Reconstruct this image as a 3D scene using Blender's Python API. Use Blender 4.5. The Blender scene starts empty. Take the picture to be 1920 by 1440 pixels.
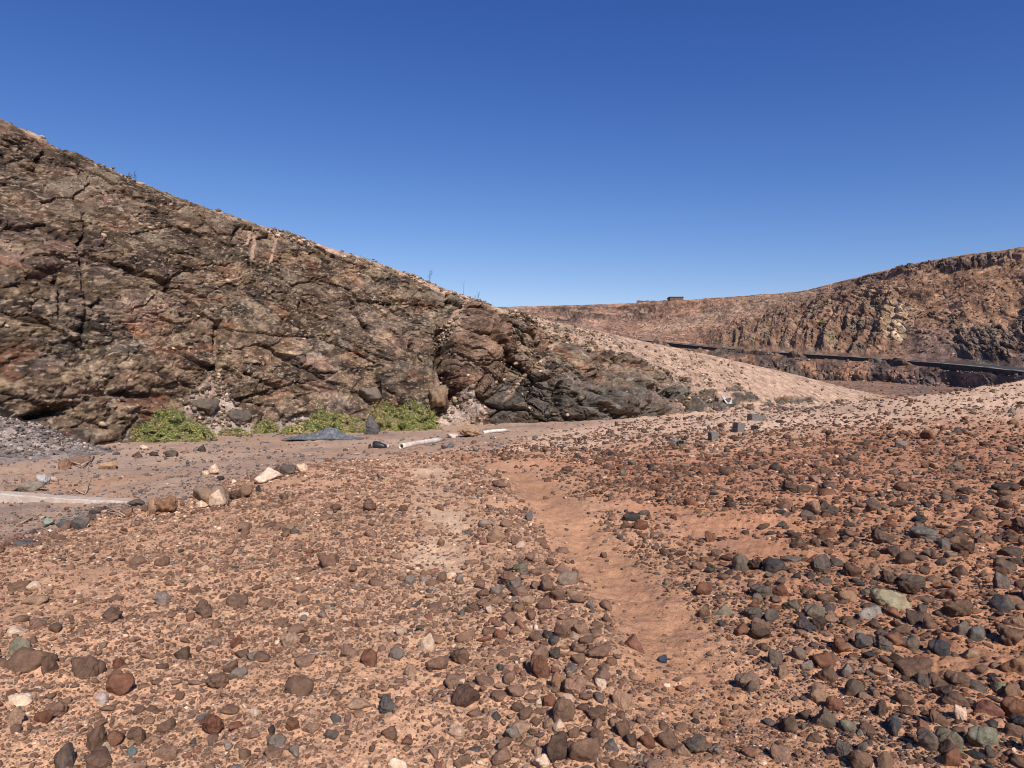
import bpy, bmesh, math, random
import numpy as np
from mathutils import Vector
sc = bpy.context.scene
COL = sc.collection
rng = np.random.default_rng(7)
random.seed(7)

# ------------------------------------------------------------------ camera
F = 1333.0; CX = 960.0; CY = 720.0; EYE = 1.6      # photo pixels (1920 x 1440)
cam = bpy.data.cameras.new('camera'); cam.sensor_width = 36.0; cam.lens = F / 1920 * 36
cam.clip_start = 0.05; cam.clip_end = 8000
camo = bpy.data.objects.new('camera', cam); COL.objects.link(camo)
camo.location = (0, 0, EYE); camo.rotation_euler = (math.radians(90), 0, 0)
sc.camera = camo

# ------------------------------------------------------------------ sky, sun, exposure
SUN_EL = math.radians(41); SUN_AZ = math.radians(159)   # clockwise from +Y
sv = Vector((math.sin(SUN_AZ) * math.cos(SUN_EL), math.cos(SUN_AZ) * math.cos(SUN_EL), math.sin(SUN_EL)))
w = bpy.data.worlds.new('World'); sc.world = w; w.use_nodes = True
nt = w.node_tree; nt.nodes.clear()
wo = nt.nodes.new('ShaderNodeOutputWorld'); bg = nt.nodes.new('ShaderNodeBackground')
sky = nt.nodes.new('ShaderNodeTexSky'); sky.sky_type = 'NISHITA'; sky.sun_disc = False
sky.sun_elevation = SUN_EL; sky.sun_rotation = SUN_AZ
sky.air_density = 1.0; sky.dust_density = 0.3; sky.ozone_density = 3.0; sky.altitude = 100
SKY_S = 0.085      # background strength; a per-channel response deepens the blue of the clear dry air
sep = nt.nodes.new('ShaderNodeSeparateColor'); com = nt.nodes.new('ShaderNodeCombineColor')
nt.links.new(sky.outputs[0], sep.inputs[0])
def skymath(op, a, b):
    n = nt.nodes.new('ShaderNodeMath'); n.operation = op; nt.links.new(a, n.inputs[0]); n.inputs[1].default_value = b; return n.outputs[0]
for ch, (gain, power, top) in enumerate(((2.35, 1.75, .36), (1.38, 1.42, .56), (1.21, 1.0, .75))):
    v = skymath('MINIMUM', skymath('MULTIPLY', sep.outputs[ch], SKY_S), top)
    nt.links.new(skymath('MULTIPLY', skymath('POWER', v, power), gain / SKY_S), com.inputs[ch])
nt.links.new(com.outputs[0], bg.inputs[0])
bg.inputs[1].default_value = SKY_S
nt.links.new(bg.outputs[0], wo.inputs[0])
sl = bpy.data.lights.new('sun', 'SUN'); sl.energy = 5.0; sl.angle = math.radians(0.5); sl.color = (1.0, 0.95, 0.88)
so = bpy.data.objects.new('sun', sl); COL.objects.link(so)
so.rotation_euler = sv.to_track_quat('Z', 'Y').to_euler(); so.location = (20, -60, 60)
sc.view_settings.view_transform = 'Standard'; sc.view_settings.look = 'None'
sc.cycles.filter_width = 1.0
sc.view_settings.exposure = 0.15; sc.view_settings.gamma = 1.0

# ------------------------------------------------------------------ numpy noise
def _h(ix, iy, seed):
    h = (ix.astype(np.int64) * 374761393 + iy.astype(np.int64) * 668265263 + seed * 1442695041) & 0xFFFFFFFF
    h = ((h ^ (h >> 13)) * 1274126177) & 0xFFFFFFFF
    h = ((h ^ (h >> 16)) * 2246822519) & 0xFFFFFFFF
    return h ^ (h >> 15)
def rnd(ix, iy, seed): return _h(ix, iy, seed) / 4294967296.0
_ang = np.linspace(0, 2 * np.pi, 256, endpoint=False); _gx = np.cos(_ang); _gy = np.sin(_ang)
def perlin(x, y, seed=0):
    x = np.asarray(x, float); y = np.asarray(y, float)
    x0 = np.floor(x); y0 = np.floor(y); fx = x - x0; fy = y - y0
    ix = x0.astype(np.int64); iy = y0.astype(np.int64)
    def g(dx, dy):
        k = _h(ix + dx, iy + dy, seed) & 255
        return _gx[k] * (fx - dx) + _gy[k] * (fy - dy)
    u = fx * fx * fx * (fx * (fx * 6 - 15) + 10); v = fy * fy * fy * (fy * (fy * 6 - 15) + 10)
    a = g(0, 0); b = g(1, 0); c = g(0, 1); d = g(1, 1)
    return ((a + (b - a) * u) * (1 - v) + (c + (d - c) * u) * v) * 1.5
def fbm(x, y, octv=4, seed=0, gain=0.5):
    s = 0; a = 1.0; f = 1.0
    for k in range(octv):
        s = s + a * perlin(x * f + 17.3 * k, y * f - 9.1 * k, seed + k); a *= gain; f *= 2.03
    return s
def ridged(x, y, octv=4, seed=0):
    s = 0; a = 0.6; f = 1.0
    for k in range(octv):
        s = s + a * (1 - 2 * np.abs(perlin(x * f, y * f, seed + k))); a *= 0.5; f *= 2.1
    return s
def worley(x, y, seed=0):
    x0 = np.floor(x).astype(np.int64); y0 = np.floor(y).astype(np.int64)
    f1 = np.full(x.shape, 9.0); f2 = np.full(x.shape, 9.0)
    ci = np.zeros(x.shape, np.int64); cj = np.zeros(x.shape, np.int64)
    vx = np.zeros(x.shape); vy = np.zeros(x.shape)
    for i in (-1, 0, 1):
        for j in (-1, 0, 1):
            cx = x0 + i; cy = y0 + j
            px = cx + 0.1 + 0.8 * rnd(cx, cy, seed); py = cy + 0.1 + 0.8 * rnd(cx, cy, seed + 1)
            dx = x - px; dy = y - py; d = np.sqrt(dx * dx + dy * dy)
            c = d < f1
            f2 = np.where(c, f1, np.minimum(f2, d))
            f1 = np.where(c, d, f1); ci = np.where(c, cx, ci); cj = np.where(c, cy, cj)
            vx = np.where(c, dx, vx); vy = np.where(c, dy, vy)
    return f1, f2, ci, cj, vx, vy
def sstep(a, b, x):
    t = np.clip((x - a) / (b - a), 0, 1); return t * t * (3 - 2 * t)
def blocky(x, y, seed, crack=0.5, tilt=1.0, cw=0.16):
    f1, f2, ci, cj, vx, vy = worley(x, y, seed)
    r = rnd(ci, cj, seed + 5) - 0.5
    tx = (rnd(ci, cj, seed + 6) - 0.5) * 2; ty = (rnd(ci, cj, seed + 7) - 0.5) * 2
    e = f2 - f1
    return r + tilt * (tx * vx + ty * vy) - crack * (1 - sstep(0.0, cw, e)), e, rnd(ci, cj, seed + 9)
def mix(a, b, t):
    t = np.asarray(t)[..., None]; return a * (1 - t) + np.asarray(b) * t
def lerp(a, b, t): return a + (b - a) * t

# ------------------------------------------------------------------ object helpers
def tag(o, label=None, cat=None, group=None, kind=None):
    if label: o['label'] = label
    if cat: o['category'] = cat
    if group: o['group'] = group
    if kind: o['kind'] = kind
    return o
def empty(name, loc, label, cat, group=None, rz=0):
    o = bpy.data.objects.new(name, None); COL.objects.link(o)
    o.empty_display_size = 0.2; o.location = loc; o.rotation_euler = (0, 0, rz)
    return tag(o, label, cat, group)
def link(name, me, mat=None, parent=None):
    o = bpy.data.objects.new(name, me); COL.objects.link(o)
    if mat is not None and not me.materials: me.materials.append(mat)
    if parent is not None: o.parent = parent
    return o
def np_mesh(name, V, faces, cols=None, smooth=True):
    """V (n,3); faces (m,k) all of the same size k."""
    me = bpy.data.meshes.new(name)
    V = np.asarray(V, np.float32); faces = np.asarray(faces, np.int32)
    m, k = faces.shape
    me.vertices.add(len(V)); me.vertices.foreach_set('co', V.ravel())
    me.loops.add(m * k); me.loops.foreach_set('vertex_index', faces.ravel())
    me.polygons.add(m)
    me.polygons.foreach_set('loop_start', np.arange(0, m * k, k, dtype=np.int32))
    me.polygons.foreach_set('loop_total', np.full(m, k, np.int32))
    me.polygons.foreach_set('use_smooth', np.full(m, bool(smooth)))
    if cols is not None:
        at = me.attributes.new('albedo', 'FLOAT_COLOR', 'POINT')
        c = np.ones((len(V), 4), np.float32); c[:, :3] = np.clip(cols, 0.005, 0.9)
        at.data.foreach_set('color', c.ravel())
    me.update(calc_edges=True)
    return me
def grid_faces(R, C, wrap=False):
    i = np.arange(R * C).reshape(R, C)
    if wrap: i = np.concatenate([i, i[:, :1]], 1)
    return np.stack([i[:-1, :-1], i[:-1, 1:], i[1:, 1:], i[1:, :-1]], -1).reshape(-1, 4)
def bm_obj(name, bm, mat, parent=None, smooth=False):
    me = bpy.data.meshes.new(name)
    bmesh.ops.recalc_face_normals(bm, faces=bm.faces[:])
    bm.to_mesh(me); bm.free()
    if smooth:
        for p in me.polygons: p.use_smooth = True
    return link(name, me, mat, parent)
def tube(bm, pts, radii, n=8, cap=True, jit=0.0):
    pts = [Vector(p) for p in pts]; rings = []
    up = Vector((0.13, 0.31, 0.94))
    for i, p in enumerate(pts):
        d = (pts[min(i + 1, len(pts) - 1)] - pts[max(i - 1, 0)]).normalized()
        a = d.cross(up)
        if a.length < 1e-3: a = d.cross(Vector((1, 0, 0)))
        a.normalize(); b = d.cross(a)
        r = radii[i] if hasattr(radii, '__len__') else radii
        rings.append([bm.verts.new(p + (a * math.cos(t) + b * math.sin(t)) * r * (1 + random.uniform(-jit, jit)))
                      for t in [2 * math.pi * k / n for k in range(n)]])
    for r0, r1 in zip(rings, rings[1:]):
        for k in range(n): bm.faces.new((r0[k], r0[(k + 1) % n], r1[(k + 1) % n], r1[k]))
    if cap:
        bm.faces.new(rings[0][::-1]); bm.faces.new(rings[-1])
    return rings
def box(bm, c, s, rot=None):
    r = bmesh.ops.create_cube(bm, size=1.0)
    for v in r['verts']:
        v.co = Vector((v.co.x * s[0], v.co.y * s[1], v.co.z * s[2]))
        if rot is not None: v.co.rotate(rot)
        v.co += Vector(c)
    return r['verts']

# ------------------------------------------------------------------ materials
def new_mat(name):
    m = bpy.data.materials.new(name); m.use_nodes = True
    nt = m.node_tree; b = nt.nodes['Principled BSDF']
    b.inputs['Roughness'].default_value = 0.92; b.inputs['Specular IOR Level'].default_value = 0.15
    return m, nt, b
def node(nt, t, **kw):
    n = nt.nodes.new(t)
    for k, v in kw.items(): setattr(n, k, v)
    return n
def noise(nt, vec, scale, detail=4, rough=0.6, dist=0.0):
    n = nt.nodes.new('ShaderNodeTexNoise'); n.inputs['Scale'].default_value = scale
    n.inputs['Detail'].default_value = detail; n.inputs['Roughness'].default_value = rough
    n.inputs['Distortion'].default_value = dist
    nt.links.new(vec, n.inputs['Vector']); return n
def remap(nt, sock, a, b, c, d):
    n = nt.nodes.new('ShaderNodeMapRange'); n.inputs[1].default_value = a; n.inputs[2].default_value = b
    n.inputs[3].default_value = c; n.inputs[4].default_value = d
    nt.links.new(sock, n.inputs[0]); return n.outputs[0]
def mulcol(nt, col, val):
    n = nt.nodes.new('ShaderNodeMix'); n.data_type = 'RGBA'; n.blend_type = 'MULTIPLY'
    n.inputs[0].default_value = 1.0
    nt.links.new(col, n.inputs[6]); nt.links.new(val, n.inputs[7]); return n.outputs[2]
def mixcol(nt, fac, a, b):
    n = nt.nodes.new('ShaderNodeMix'); n.data_type = 'RGBA'
    nt.links.new(fac, n.inputs[0])
    for s, i in ((a, 6), (b, 7)):
        if isinstance(s, tuple): n.inputs[i].default_value = (*s, 1)
        else: nt.links.new(s, n.inputs[i])
    return n.outputs[2]
def bump(nt, b, height, strength, dist, prev=None):
    n = nt.nodes.new('ShaderNodeBump'); n.inputs['Strength'].default_value = strength
    n.inputs['Distance'].default_value = dist
    nt.links.new(height, n.inputs['Height'])
    if prev is not None: nt.links.new(prev.outputs[0], n.inputs['Normal'])
    nt.links.new(n.outputs[0], b.inputs['Normal']); return n

def terrain_mat(name, fine, lo, hi, bd, stretch=(1, 1, 1)):
    m, nt, b = new_mat(name)
    at = node(nt, 'ShaderNodeAttribute', attribute_name='albedo')
    tc = node(nt, 'ShaderNodeTexCoord'); mp = node(nt, 'ShaderNodeMapping'); mp.inputs['Scale'].default_value = stretch
    nt.links.new(tc.outputs['Object'], mp.inputs[0]); vec = mp.outputs[0]
    n1 = noise(nt, vec, fine, 6, 0.7); n2 = noise(nt, vec, fine * 6, 4, 0.7)
    c = mulcol(nt, at.outputs['Color'], remap(nt, n1.outputs[0], 0.3, 0.7, lo, hi))
    c = mulcol(nt, c, remap(nt, n2.outputs[0], 0.3, 0.7, 0.72, 1.28))
    nt.links.new(c, b.inputs['Base Color'])
    b1 = bump(nt, b, n1.outputs[0], 0.7, bd); bump(nt, b, n2.outputs[0], 0.6, bd * 0.25, b1)
    return m
M_HILL = terrain_mat('rock_and_sand', 1.7, 0.45, 1.5, 0.38)
M_FAR = terrain_mat('far_rock_and_scree', 0.5, 0.6, 1.4, 0.8)

def ground_mat():
    m, nt, b = new_mat('stony_sand')
    at = node(nt, 'ShaderNodeAttribute', attribute_name='albedo')
    tc = node(nt, 'ShaderNodeTexCoord'); vec = tc.outputs['Object']
    n1 = noise(nt, vec, 9, 7, 0.65); n2 = noise(nt, vec, 70, 5, 0.7); n3 = noise(nt, vec, 2.0, 4, 0.6)
    vo = node(nt, 'ShaderNodeTexVoronoi'); vo.inputs['Scale'].default_value = 55; vo.inputs['Randomness'].default_value = 1
    nt.links.new(vec, vo.inputs['Vector'])
    c = mulcol(nt, at.outputs['Color'], remap(nt, n1.outputs[0], 0.3, 0.7, 0.78, 1.2))
    c = mulcol(nt, c, remap(nt, n2.outputs[0], 0.3, 0.7, 0.75, 1.25))
    # grit: some voronoi cells are dark or pale grains
    grit = remap(nt, vo.outputs['Color'], 0.55, 0.75, 0, 0.7)
    dots = remap(nt, vo.outputs['Distance'], 0.25, 0.45, 1, 0)
    mm = node(nt, 'ShaderNodeMath', operation='MULTIPLY'); nt.links.new(grit, mm.inputs[0]); nt.links.new(dots, mm.inputs[1])
    m3 = node(nt, 'ShaderNodeMath', operation='MULTIPLY'); nt.links.new(mm.outputs[0], m3.inputs[0])
    nt.links.new(remap(nt, n3.outputs[0], 0.4, 0.62, 0.15, 1), m3.inputs[1])
    c = mixcol(nt, m3.outputs[0], c, (0.17, 0.09, 0.06))
    nt.links.new(c, b.inputs['Base Color'])
    b1 = bump(nt, b, n1.outputs[0], 0.6, 0.05); b2 = bump(nt, b, n2.outputs[0], 0.7, 0.012, b1)
    bump(nt, b, dots, 0.35, 0.008, b2)
    return m
M_GROUND = ground_mat()

def stone_mat(name, objcol):
    m, nt, b = new_mat(name)
    if objcol:
        oi = node(nt, 'ShaderNodeObjectInfo'); src = oi.outputs['Color']
    else:
        src = node(nt, 'ShaderNodeAttribute', attribute_name='albedo').outputs['Color']
    ge = node(nt, 'ShaderNodeNewGeometry'); vec = ge.outputs['Position']
    n1 = noise(nt, vec, 22, 6, 0.7); n2 = noise(nt, vec, 150, 4, 0.7); n3 = noise(nt, vec, 9, 4, 0.6, 0.6)
    c = mulcol(nt, src, remap(nt, n1.outputs[0], 0.3, 0.7, 0.62, 1.4))
    c = mulcol(nt, c, remap(nt, n2.outputs[0], 0.3, 0.7, 0.75, 1.25))
    dust = remap(nt, n3.outputs[0], 0.47, 0.74, 0.0, 0.5)
    c = mixcol(nt, dust, c, (0.29, 0.165, 0.10))
    nt.links.new(c, b.inputs['Base Color'])
    vo = node(nt, 'ShaderNodeTexVoronoi'); vo.inputs['Scale'].default_value = 110
    nt.links.new(vec, vo.inputs['Vector'])
    b1 = bump(nt, b, n1.outputs[0], 0.6, 0.03); b2 = bump(nt, b, n2.outputs[0], 0.55, 0.008, b1)
    bump(nt, b, vo.outputs['Distance'], 0.3, 0.005, b2)
    b.inputs['Roughness'].default_value = 0.92; b.inputs['Specular IOR Level'].default_value = 0.08
    return m
M_STONE = stone_mat('stone', True); M_GRAVEL = stone_mat('gravel', False)

def plain_mat(name, col, scale=20, lo=0.8, hi=1.2, rough=0.85, spec=0.2, bd=0.01, tint=None):
    m, nt, b = new_mat(name)
    tc = node(nt, 'ShaderNodeTexCoord'); n1 = noise(nt, tc.outputs['Object'], scale, 6, 0.65)
    rgb = node(nt, 'ShaderNodeRGB'); rgb.outputs[0].default_value = (*col, 1)
    c = mulcol(nt, rgb.outputs[0], remap(nt, n1.outputs[0], 0.3, 0.7, lo, hi))
    if tint:
        n2 = noise(nt, tc.outputs['Object'], scale * 0.3, 4, 0.6)
        c = mixcol(nt, remap(nt, n2.outputs[0], 0.45, 0.65, 0, 0.8), c, tint)
    nt.links.new(c, b.inputs['Base Color']); bump(nt, b, n1.outputs[0], 0.5, bd)
    b.inputs['Roughness'].default_value = rough; b.inputs['Specular IOR Level'].default_value = spec
    return m
M_CONC = plain_mat('grey_concrete', (0.15, 0.135, 0.12), 40, 0.45, 1.5, bd=0.015)
M_PALECONC = plain_mat('pale_concrete', (0.50, 0.42, 0.35), 14, 0.75, 1.15, tint=(0.42, 0.28, 0.2))
M_PIPE = plain_mat('weathered_white_pipe', (0.66, 0.58, 0.50), 12, 0.8, 1.1, rough=0.6, tint=(0.45, 0.32, 0.24))
M_OPENING_SHADE = plain_mat('painted_opening_shade', (0.10, 0.08, 0.07), 12)  # dark colour standing in for the shade inside openings
M_BLACK = plain_mat('black_plastic', (0.022, 0.023, 0.028), 15, 0.7, 1.5, rough=0.45, spec=0.5)
M_NET = plain_mat('grey_netting', (0.085, 0.09, 0.105), 30, 0.5, 1.7, bd=0.03, tint=(0.22, 0.21, 0.21))
M_TWIG = plain_mat('dry_wood', (0.42, 0.30, 0.20), 30, 0.7, 1.2)
M_DRYSTALK = plain_mat('dry_stalk', (0.10, 0.08, 0.055), 30)
M_BASALT = plain_mat('dark_basalt_masonry', (0.060, 0.050, 0.044), 1.6, 0.5, 1.6, bd=0.1)
M_COPING = plain_mat('coping', (0.24, 0.20, 0.175), 2.0, 0.7, 1.2)
M_ASPHALT = plain_mat('asphalt', (0.055, 0.052, 0.05), 3)
M_METAL = plain_mat('bare_sheet_metal', (0.45, 0.44, 0.44), 5, rough=0.5, spec=0.5)

# ================================================================== GROUND
CT = []   # (px, distance, z)
def ctl(px, *dz):
    for d, z in dz: CT.append((px, d, z))
ctl(-300, (2.5, 0), (4, 0), (5.2, 0), (5.9, -.06), (8, -.42), (15, -.55), (30, -.6), (100, -.6))
ctl(0, (2.5, 0), (4, 0), (6, .02), (6.8, 0), (9.5, -.40), (13.3, -.5), (20, -.6), (40, -.6), (110, -.6))
ctl(280, (2.5, 0), (4, 0), (6.5, 0), (8.9, 0), (12, -.38), (18, -.5), (26, -.56), (50, -.6))
ctl(560, (2.5, 0), (4, 0), (7, 0), (12.3, .05), (15.5, -.2), (20, -.42), (28, -.55), (50, -.6))
ctl(750, (4, 0), (8, 0), (13, .02), (18, -.2), (24, -.4), (34, -.56))
ctl(960, (2.5, 0), (3, 0), (4.4, 0), (7.6, -.01), (12, -.03), (16, -.1), (24, -.25), (35, -.45), (60, -.3), (120, .5))
ctl(1200, (3, 0), (4.4, .01), (7.5, 0), (12, 0), (16, .05), (22, .1), (30, -.05), (40, -.3))
ctl(1440, (2.5, 0), (3, 0), (4.4, .03), (7.5, .03), (11.5, .08), (15, .16), (21, .36), (27, .44), (33, .25), (45, -.05), (80, .7), (100, 1.5), (120, 2.5))
ctl(1650, (3, .02), (4.4, .05), (7.3, .07), (11, .15), (14, .3), (19, .6), (25, .9), (29, .95), (36, .4), (50, .1), (80, .5), (100, 1.3), (116, 2.0))
ctl(1920, (2.5, .03), (3, .04), (4.3, .07), (7.2, .1), (10.5, .2), (13, .38), (17, .65), (22, 1.05), (28, 1.55), (33, 1.78), (40, 1.5), (55, .6), (80, .7))
ctl(2200, (3, .05), (4.3, .1), (7, .17), (10, .33), (16, .95), (25, 1.9), (32, 2.5), (45, 2.3), (60, 1.5), (80, 1.))
_c = np.array(CT); _q = np.stack([np.arctan((_c[:, 0] - CX) / F) * 2.2, np.log(_c[:, 1])], 1)
def _phi(r2): return 0.5 * r2 * np.log(r2 + 1e-9)
_n = len(_q); _A = np.zeros((_n + 3, _n + 3))
_A[:_n, :_n] = _phi(((_q[:, None] - _q[None]) ** 2).sum(-1)) + np.eye(_n) * 0.004
_A[:_n, _n] = 1; _A[:_n, _n + 1:] = _q; _A[_n, :_n] = 1; _A[_n + 1:, :_n] = _q.T
_W = np.linalg.solve(_A, np.concatenate([_c[:, 2], np.zeros(3)]))

def rut_x(y):     # centre of the clear right-hand wheel track
    return np.interp(y, [0, 3, 4.4, 7.6, 10, 12, 13.5, 16, 20, 26], [.9, .98, 1.0, .72, .5, .32, .0, -1.1, -3.9, -8])
def base_z(x, y):
    x = np.asarray(x, float); y = np.asarray(y, float); shp = x.shape
    xf = x.ravel(); yf = y.ravel(); out = np.empty(xf.size)
    for a in range(0, xf.size, 60000):
        xs = xf[a:a + 60000]; ys = yf[a:a + 60000]
        th = np.arctan2(xs, ys); d = np.hypot(xs, ys) * np.cos(np.clip(th, -.9, .9))
        q0 = np.clip(th, -.82, .80) * 2.2; q1 = np.log(np.clip(d, 2.5, 115))
        r2 = (q0[:, None] - _q[None, :, 0]) ** 2 + (q1[:, None] - _q[None, :, 1]) ** 2
        z = _phi(r2) @ _W[:_n] + _W[_n] + q0 * _W[_n + 1] + q1 * _W[_n + 2]
        z = z * (1 - sstep(1.0, 2.0, np.abs(th))) * (1 - sstep(150, 320, d))
        out[a:a + 60000] = z
    return out.reshape(shp)
def ground_z(x, y):
    x = np.asarray(x, float); y = np.asarray(y, float)
    z = base_z(x, y); d = np.hypot(x, y)
    near = 1 - sstep(14, 26, y)
    rx = rut_x(y); dr = x - rx; dl = x - (rx - 1.55)
    z = z - near * (.045 * np.exp(-(dr / .32) ** 2) + .03 * np.exp(-(dl / .35) ** 2) - .03 * np.exp(-((x - rx + .8) / .35) ** 2))
    a = np.interp(d, [0, 30, 80, 200], [1, 1.3, 3, 3])
    z = z + a * (.035 * fbm(x * .9, y * .9, 3, 3) + .022 * fbm(x * 4.2, y * 4.2, 3, 11))
    z = z + (.010 - .007 * near * np.exp(-(dr / .42) ** 4)) * fbm(x * 20, y * 20, 2, 19) * (d < 16)
    return z
def hit(px, py, dmax=60.0, dmin=2.3):
    """world point where the ground shows at this photo pixel"""
    dx = (px - CX) / F; dz = (CY - py) / F
    d = np.exp(np.linspace(math.log(dmin), math.log(dmax), 1500))
    zz = EYE + d * dz; g = ground_z(d * dx, d)
    k = np.argmax(zz <= g)
    if zz[k] > g[k]: k = len(d) - 1
    return Vector((d[k] * dx, d[k], g[k]))
def at(px, py, d):
    return Vector((d * (px - CX) / F, d, EYE + d * (CY - py) / F))
def proj(P):
    y = np.maximum(P[..., 1], 0.05)
    return CX + F * P[..., 0] / y, CY - F * (P[..., 2] - EYE) / y

fine = np.radians(np.linspace(-48, 48, 1150))
coarse = np.radians(np.linspace(48, 312, 110)[1:-1])
ths = np.concatenate([fine, coarse])
inv = np.linspace(1 / 2.2, 1 / 60, 430)
rad = np.concatenate([[.02, .3, .7, 1.1, 1.5, 1.8, 2.0], 1 / inv[:-1], np.geomspace(60, 200, 60), np.geomspace(215, 6000, 24)])
RR, TT = np.meshgrid(rad, ths, indexing='ij')
# radial rows that are denser where the slope stands up to the eye
gx = RR * np.sin(TT); gy = RR * np.cos(TT); gz = ground_z(gx, gy)

def ground_albedo(x, y):
    d = np.hypot(x, y); ppx = CX + F * x / np.maximum(y, .5)
    big = fbm(x * .22, y * .22, 4, 41); med = fbm(x * .9, y * .9, 4, 47)
    A = np.empty(x.shape + (3,)); A[:] = (.53, .298, .176)
    right = sstep(-.3, 1.4, x - rut_x(y) - .3 + .5 * med)
    A = mix(A, np.array((.48, .228, .122)), right * .9)
    # redder band mid right slope: gravel tone and its shading painted in
    red = sstep(9, 12, y) * (1 - sstep(15, 21, y + 1.5 * med)) * sstep(1.0, 2.6, x)
    A = mix(A, np.array((.40, .185, .105)), red * .6)
    # pale dusty band further out
    pale = sstep(15, 21, y + 2 * big) * sstep(-3.0, 2.0, x - (y - 16) * .0 + 2 * big) * (1 - sstep(60, 75, y))
    A = mix(A, np.array((.64, .435, .295)), pale * .85)
    # wadi floor on the left
    lowz = sstep(-.12, -.32, base_z(x, y) + .06 * med) * (1 - sstep(3, 8, x))
    A = mix(A, np.array((.43, .285, .195)), lowz)
    A = mix(A, np.array((.28, .20, .165)), lowz * sstep(.12, .5, fbm(x * .35 + y * .12, y * .5 - x * .3, 4, 61)) * .6)
    A = mix(A, np.array((.48, .27, .16)), lowz * sstep(.25, .55, fbm(x * .3, y * .5, 3, 71)) * .7)
    # wheel tracks
    near = 1 - sstep(13, 24, y)
    dr = x - rut_x(y) + .12 * med
    A = mix(A, np.array((.47, .245, .135)), near * np.exp(-(dr / .42) ** 4) * .95)
    dl = x - rut_x(y) + 1.5 + .18 * med
    lp = np.exp(-(dl / .36) ** 2) * (.35 + .65 * sstep(-.1, .35, fbm(x * .8, y * .55, 3, 83))) * near
    A = mix(A, np.array((.66, .45, .29)), lp * .85 * sstep(4.2, 5.2, y))
    # reddish valley floor upstream
    A = mix(A, np.array((.215, .125, .085)), sstep(62, 85, y) * .85)
    A = mix(A, np.array((.13, .095, .075)), sstep(62, 85, y) * sstep(.0, .4, fbm(x * .12, y * .3, 4, 91)) * .8)
    A = A * (1 + .16 * big + .12 * med)[..., None]
    return A
gc = ground_albedo(gx, gy)
me = np_mesh('ground', np.stack([gx, gy, gz], -1).reshape(-1, 3), grid_faces(*gx.shape, wrap=True), gc.reshape(-1, 3))
ground = link('ground', me, M_GROUND); tag(ground, 'orange brown stony sand of the near slope and dry river bed', 'ground', kind='structure')

# ================================================================== LEFT HILL
# columns: base (x, y, z) and crest (px, py, distance)
HB = [(-30, 2, -.8), (-23, 12, -.8), (-15.4, 21.5, -.8), (-12.5, 27.8, -.8), (-10.7, 30.6, -.8), (-7.8, 33.4, -.8), (-2.7, 35.9, -.8),
      (1.2, 36.9, -.8), (4.2, 37.4, -.75), (10.5, 43, -.6), (16.5, 50.5, -.4), (25, 58, -.3), (35, 67, -.3), (47, 80, -.3)]
HC = [(-1500, -400, 17), (-520, -30, 26), (0, 222, 33), (200, 316, 36), (350, 378, 39), (480, 420, 41), (700, 490, 43.5),
      (900, 565, 45.6), (1000, 592, 47), (1150, 627, 52), (1300, 659, 58), (1420, 686, 63), (1530, 712, 69), (1640, 742, 80)]
hb = np.array(HB, float); hc = np.array([tuple(at(*c)) for c in HC])
ku = np.arange(len(HB), dtype=float)
def smooth_interp(u, k, P):
    # Catmull-Rom through the rows of P
    i = np.clip(np.floor(u).astype(int), 0, len(P) - 2); t = (u - i)[:, None]
    p0 = P[np.maximum(i - 1, 0)]; p1 = P[i]; p2 = P[i + 1]; p3 = P[np.minimum(i + 2, len(P) - 1)]
    return 0.5 * (2 * p1 + (p2 - p0) * t + (2 * p0 - 5 * p1 + 4 * p2 - p3) * t ** 2 + (3 * p1 - p0 - 3 * p2 + p3) * t ** 3)
us = np.interp(np.linspace(0, 1, 1700), [0, .02, .08, .42, .84, .96, 1], [0, .9, 1.75, 5.2, 9.6, 12, 13])
B = smooth_interp(us, ku, hb); C_ = smooth_interp(us, ku, hc)
vs = np.concatenate([np.linspace(0, 1.0, 470), 1 + np.linspace(0, 1, 46)[1:] ** 1.6 * 1.6])
U, Vv = np.meshgrid(us, vs, indexing='ij')
rockiness = 1 - sstep(8.2, 10.2, U)                       # 1 on the cliff, 0 on the sandy spur
pw = lerp(1.0, .80, rockiness)
vf = np.minimum(Vv, 1)
P = B[:, None, :] * (1 - Vv)[..., None] + C_[:, None, :] * Vv[..., None]
zf = B[:, 2][:, None] + (C_[:, 2] - B[:, 2])[:, None] * (vf ** pw)
back = np.maximum(Vv - 1, 0)
run = np.linalg.norm((C_ - B)[:, :2], axis=1)[:, None]
P[..., 2] = zf - back * run * .10 - back ** 2 * run * .25
tsl = Vv * np.linalg.norm(C_ - B, axis=1)[:, None]
P = P + np.array([-.7, .6, 0]) * ((1 - np.clip(Vv, 0, 1)) * sstep(9, 7, U))[..., None]
# unsheared coordinates along and up the hillside
ssl = P[..., 0] * .72 + P[..., 1] * .69 + 100
tsl = (-.69 * P[..., 0] + .72 * P[..., 1]) * .75 + P[..., 2] * .66
# facing normal of the undisplaced surface
du = np.gradient(P, axis=0); dv = np.gradient(P, axis=1)
N = np.cross(du, dv); N /= np.linalg.norm(N, axis=-1, keepdims=True) + 1e-9
N *= np.where((N * np.array([.2, -1, .6])).sum(-1) < 0, -1, 1)[..., None]
HX, HY = proj(P)
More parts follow.
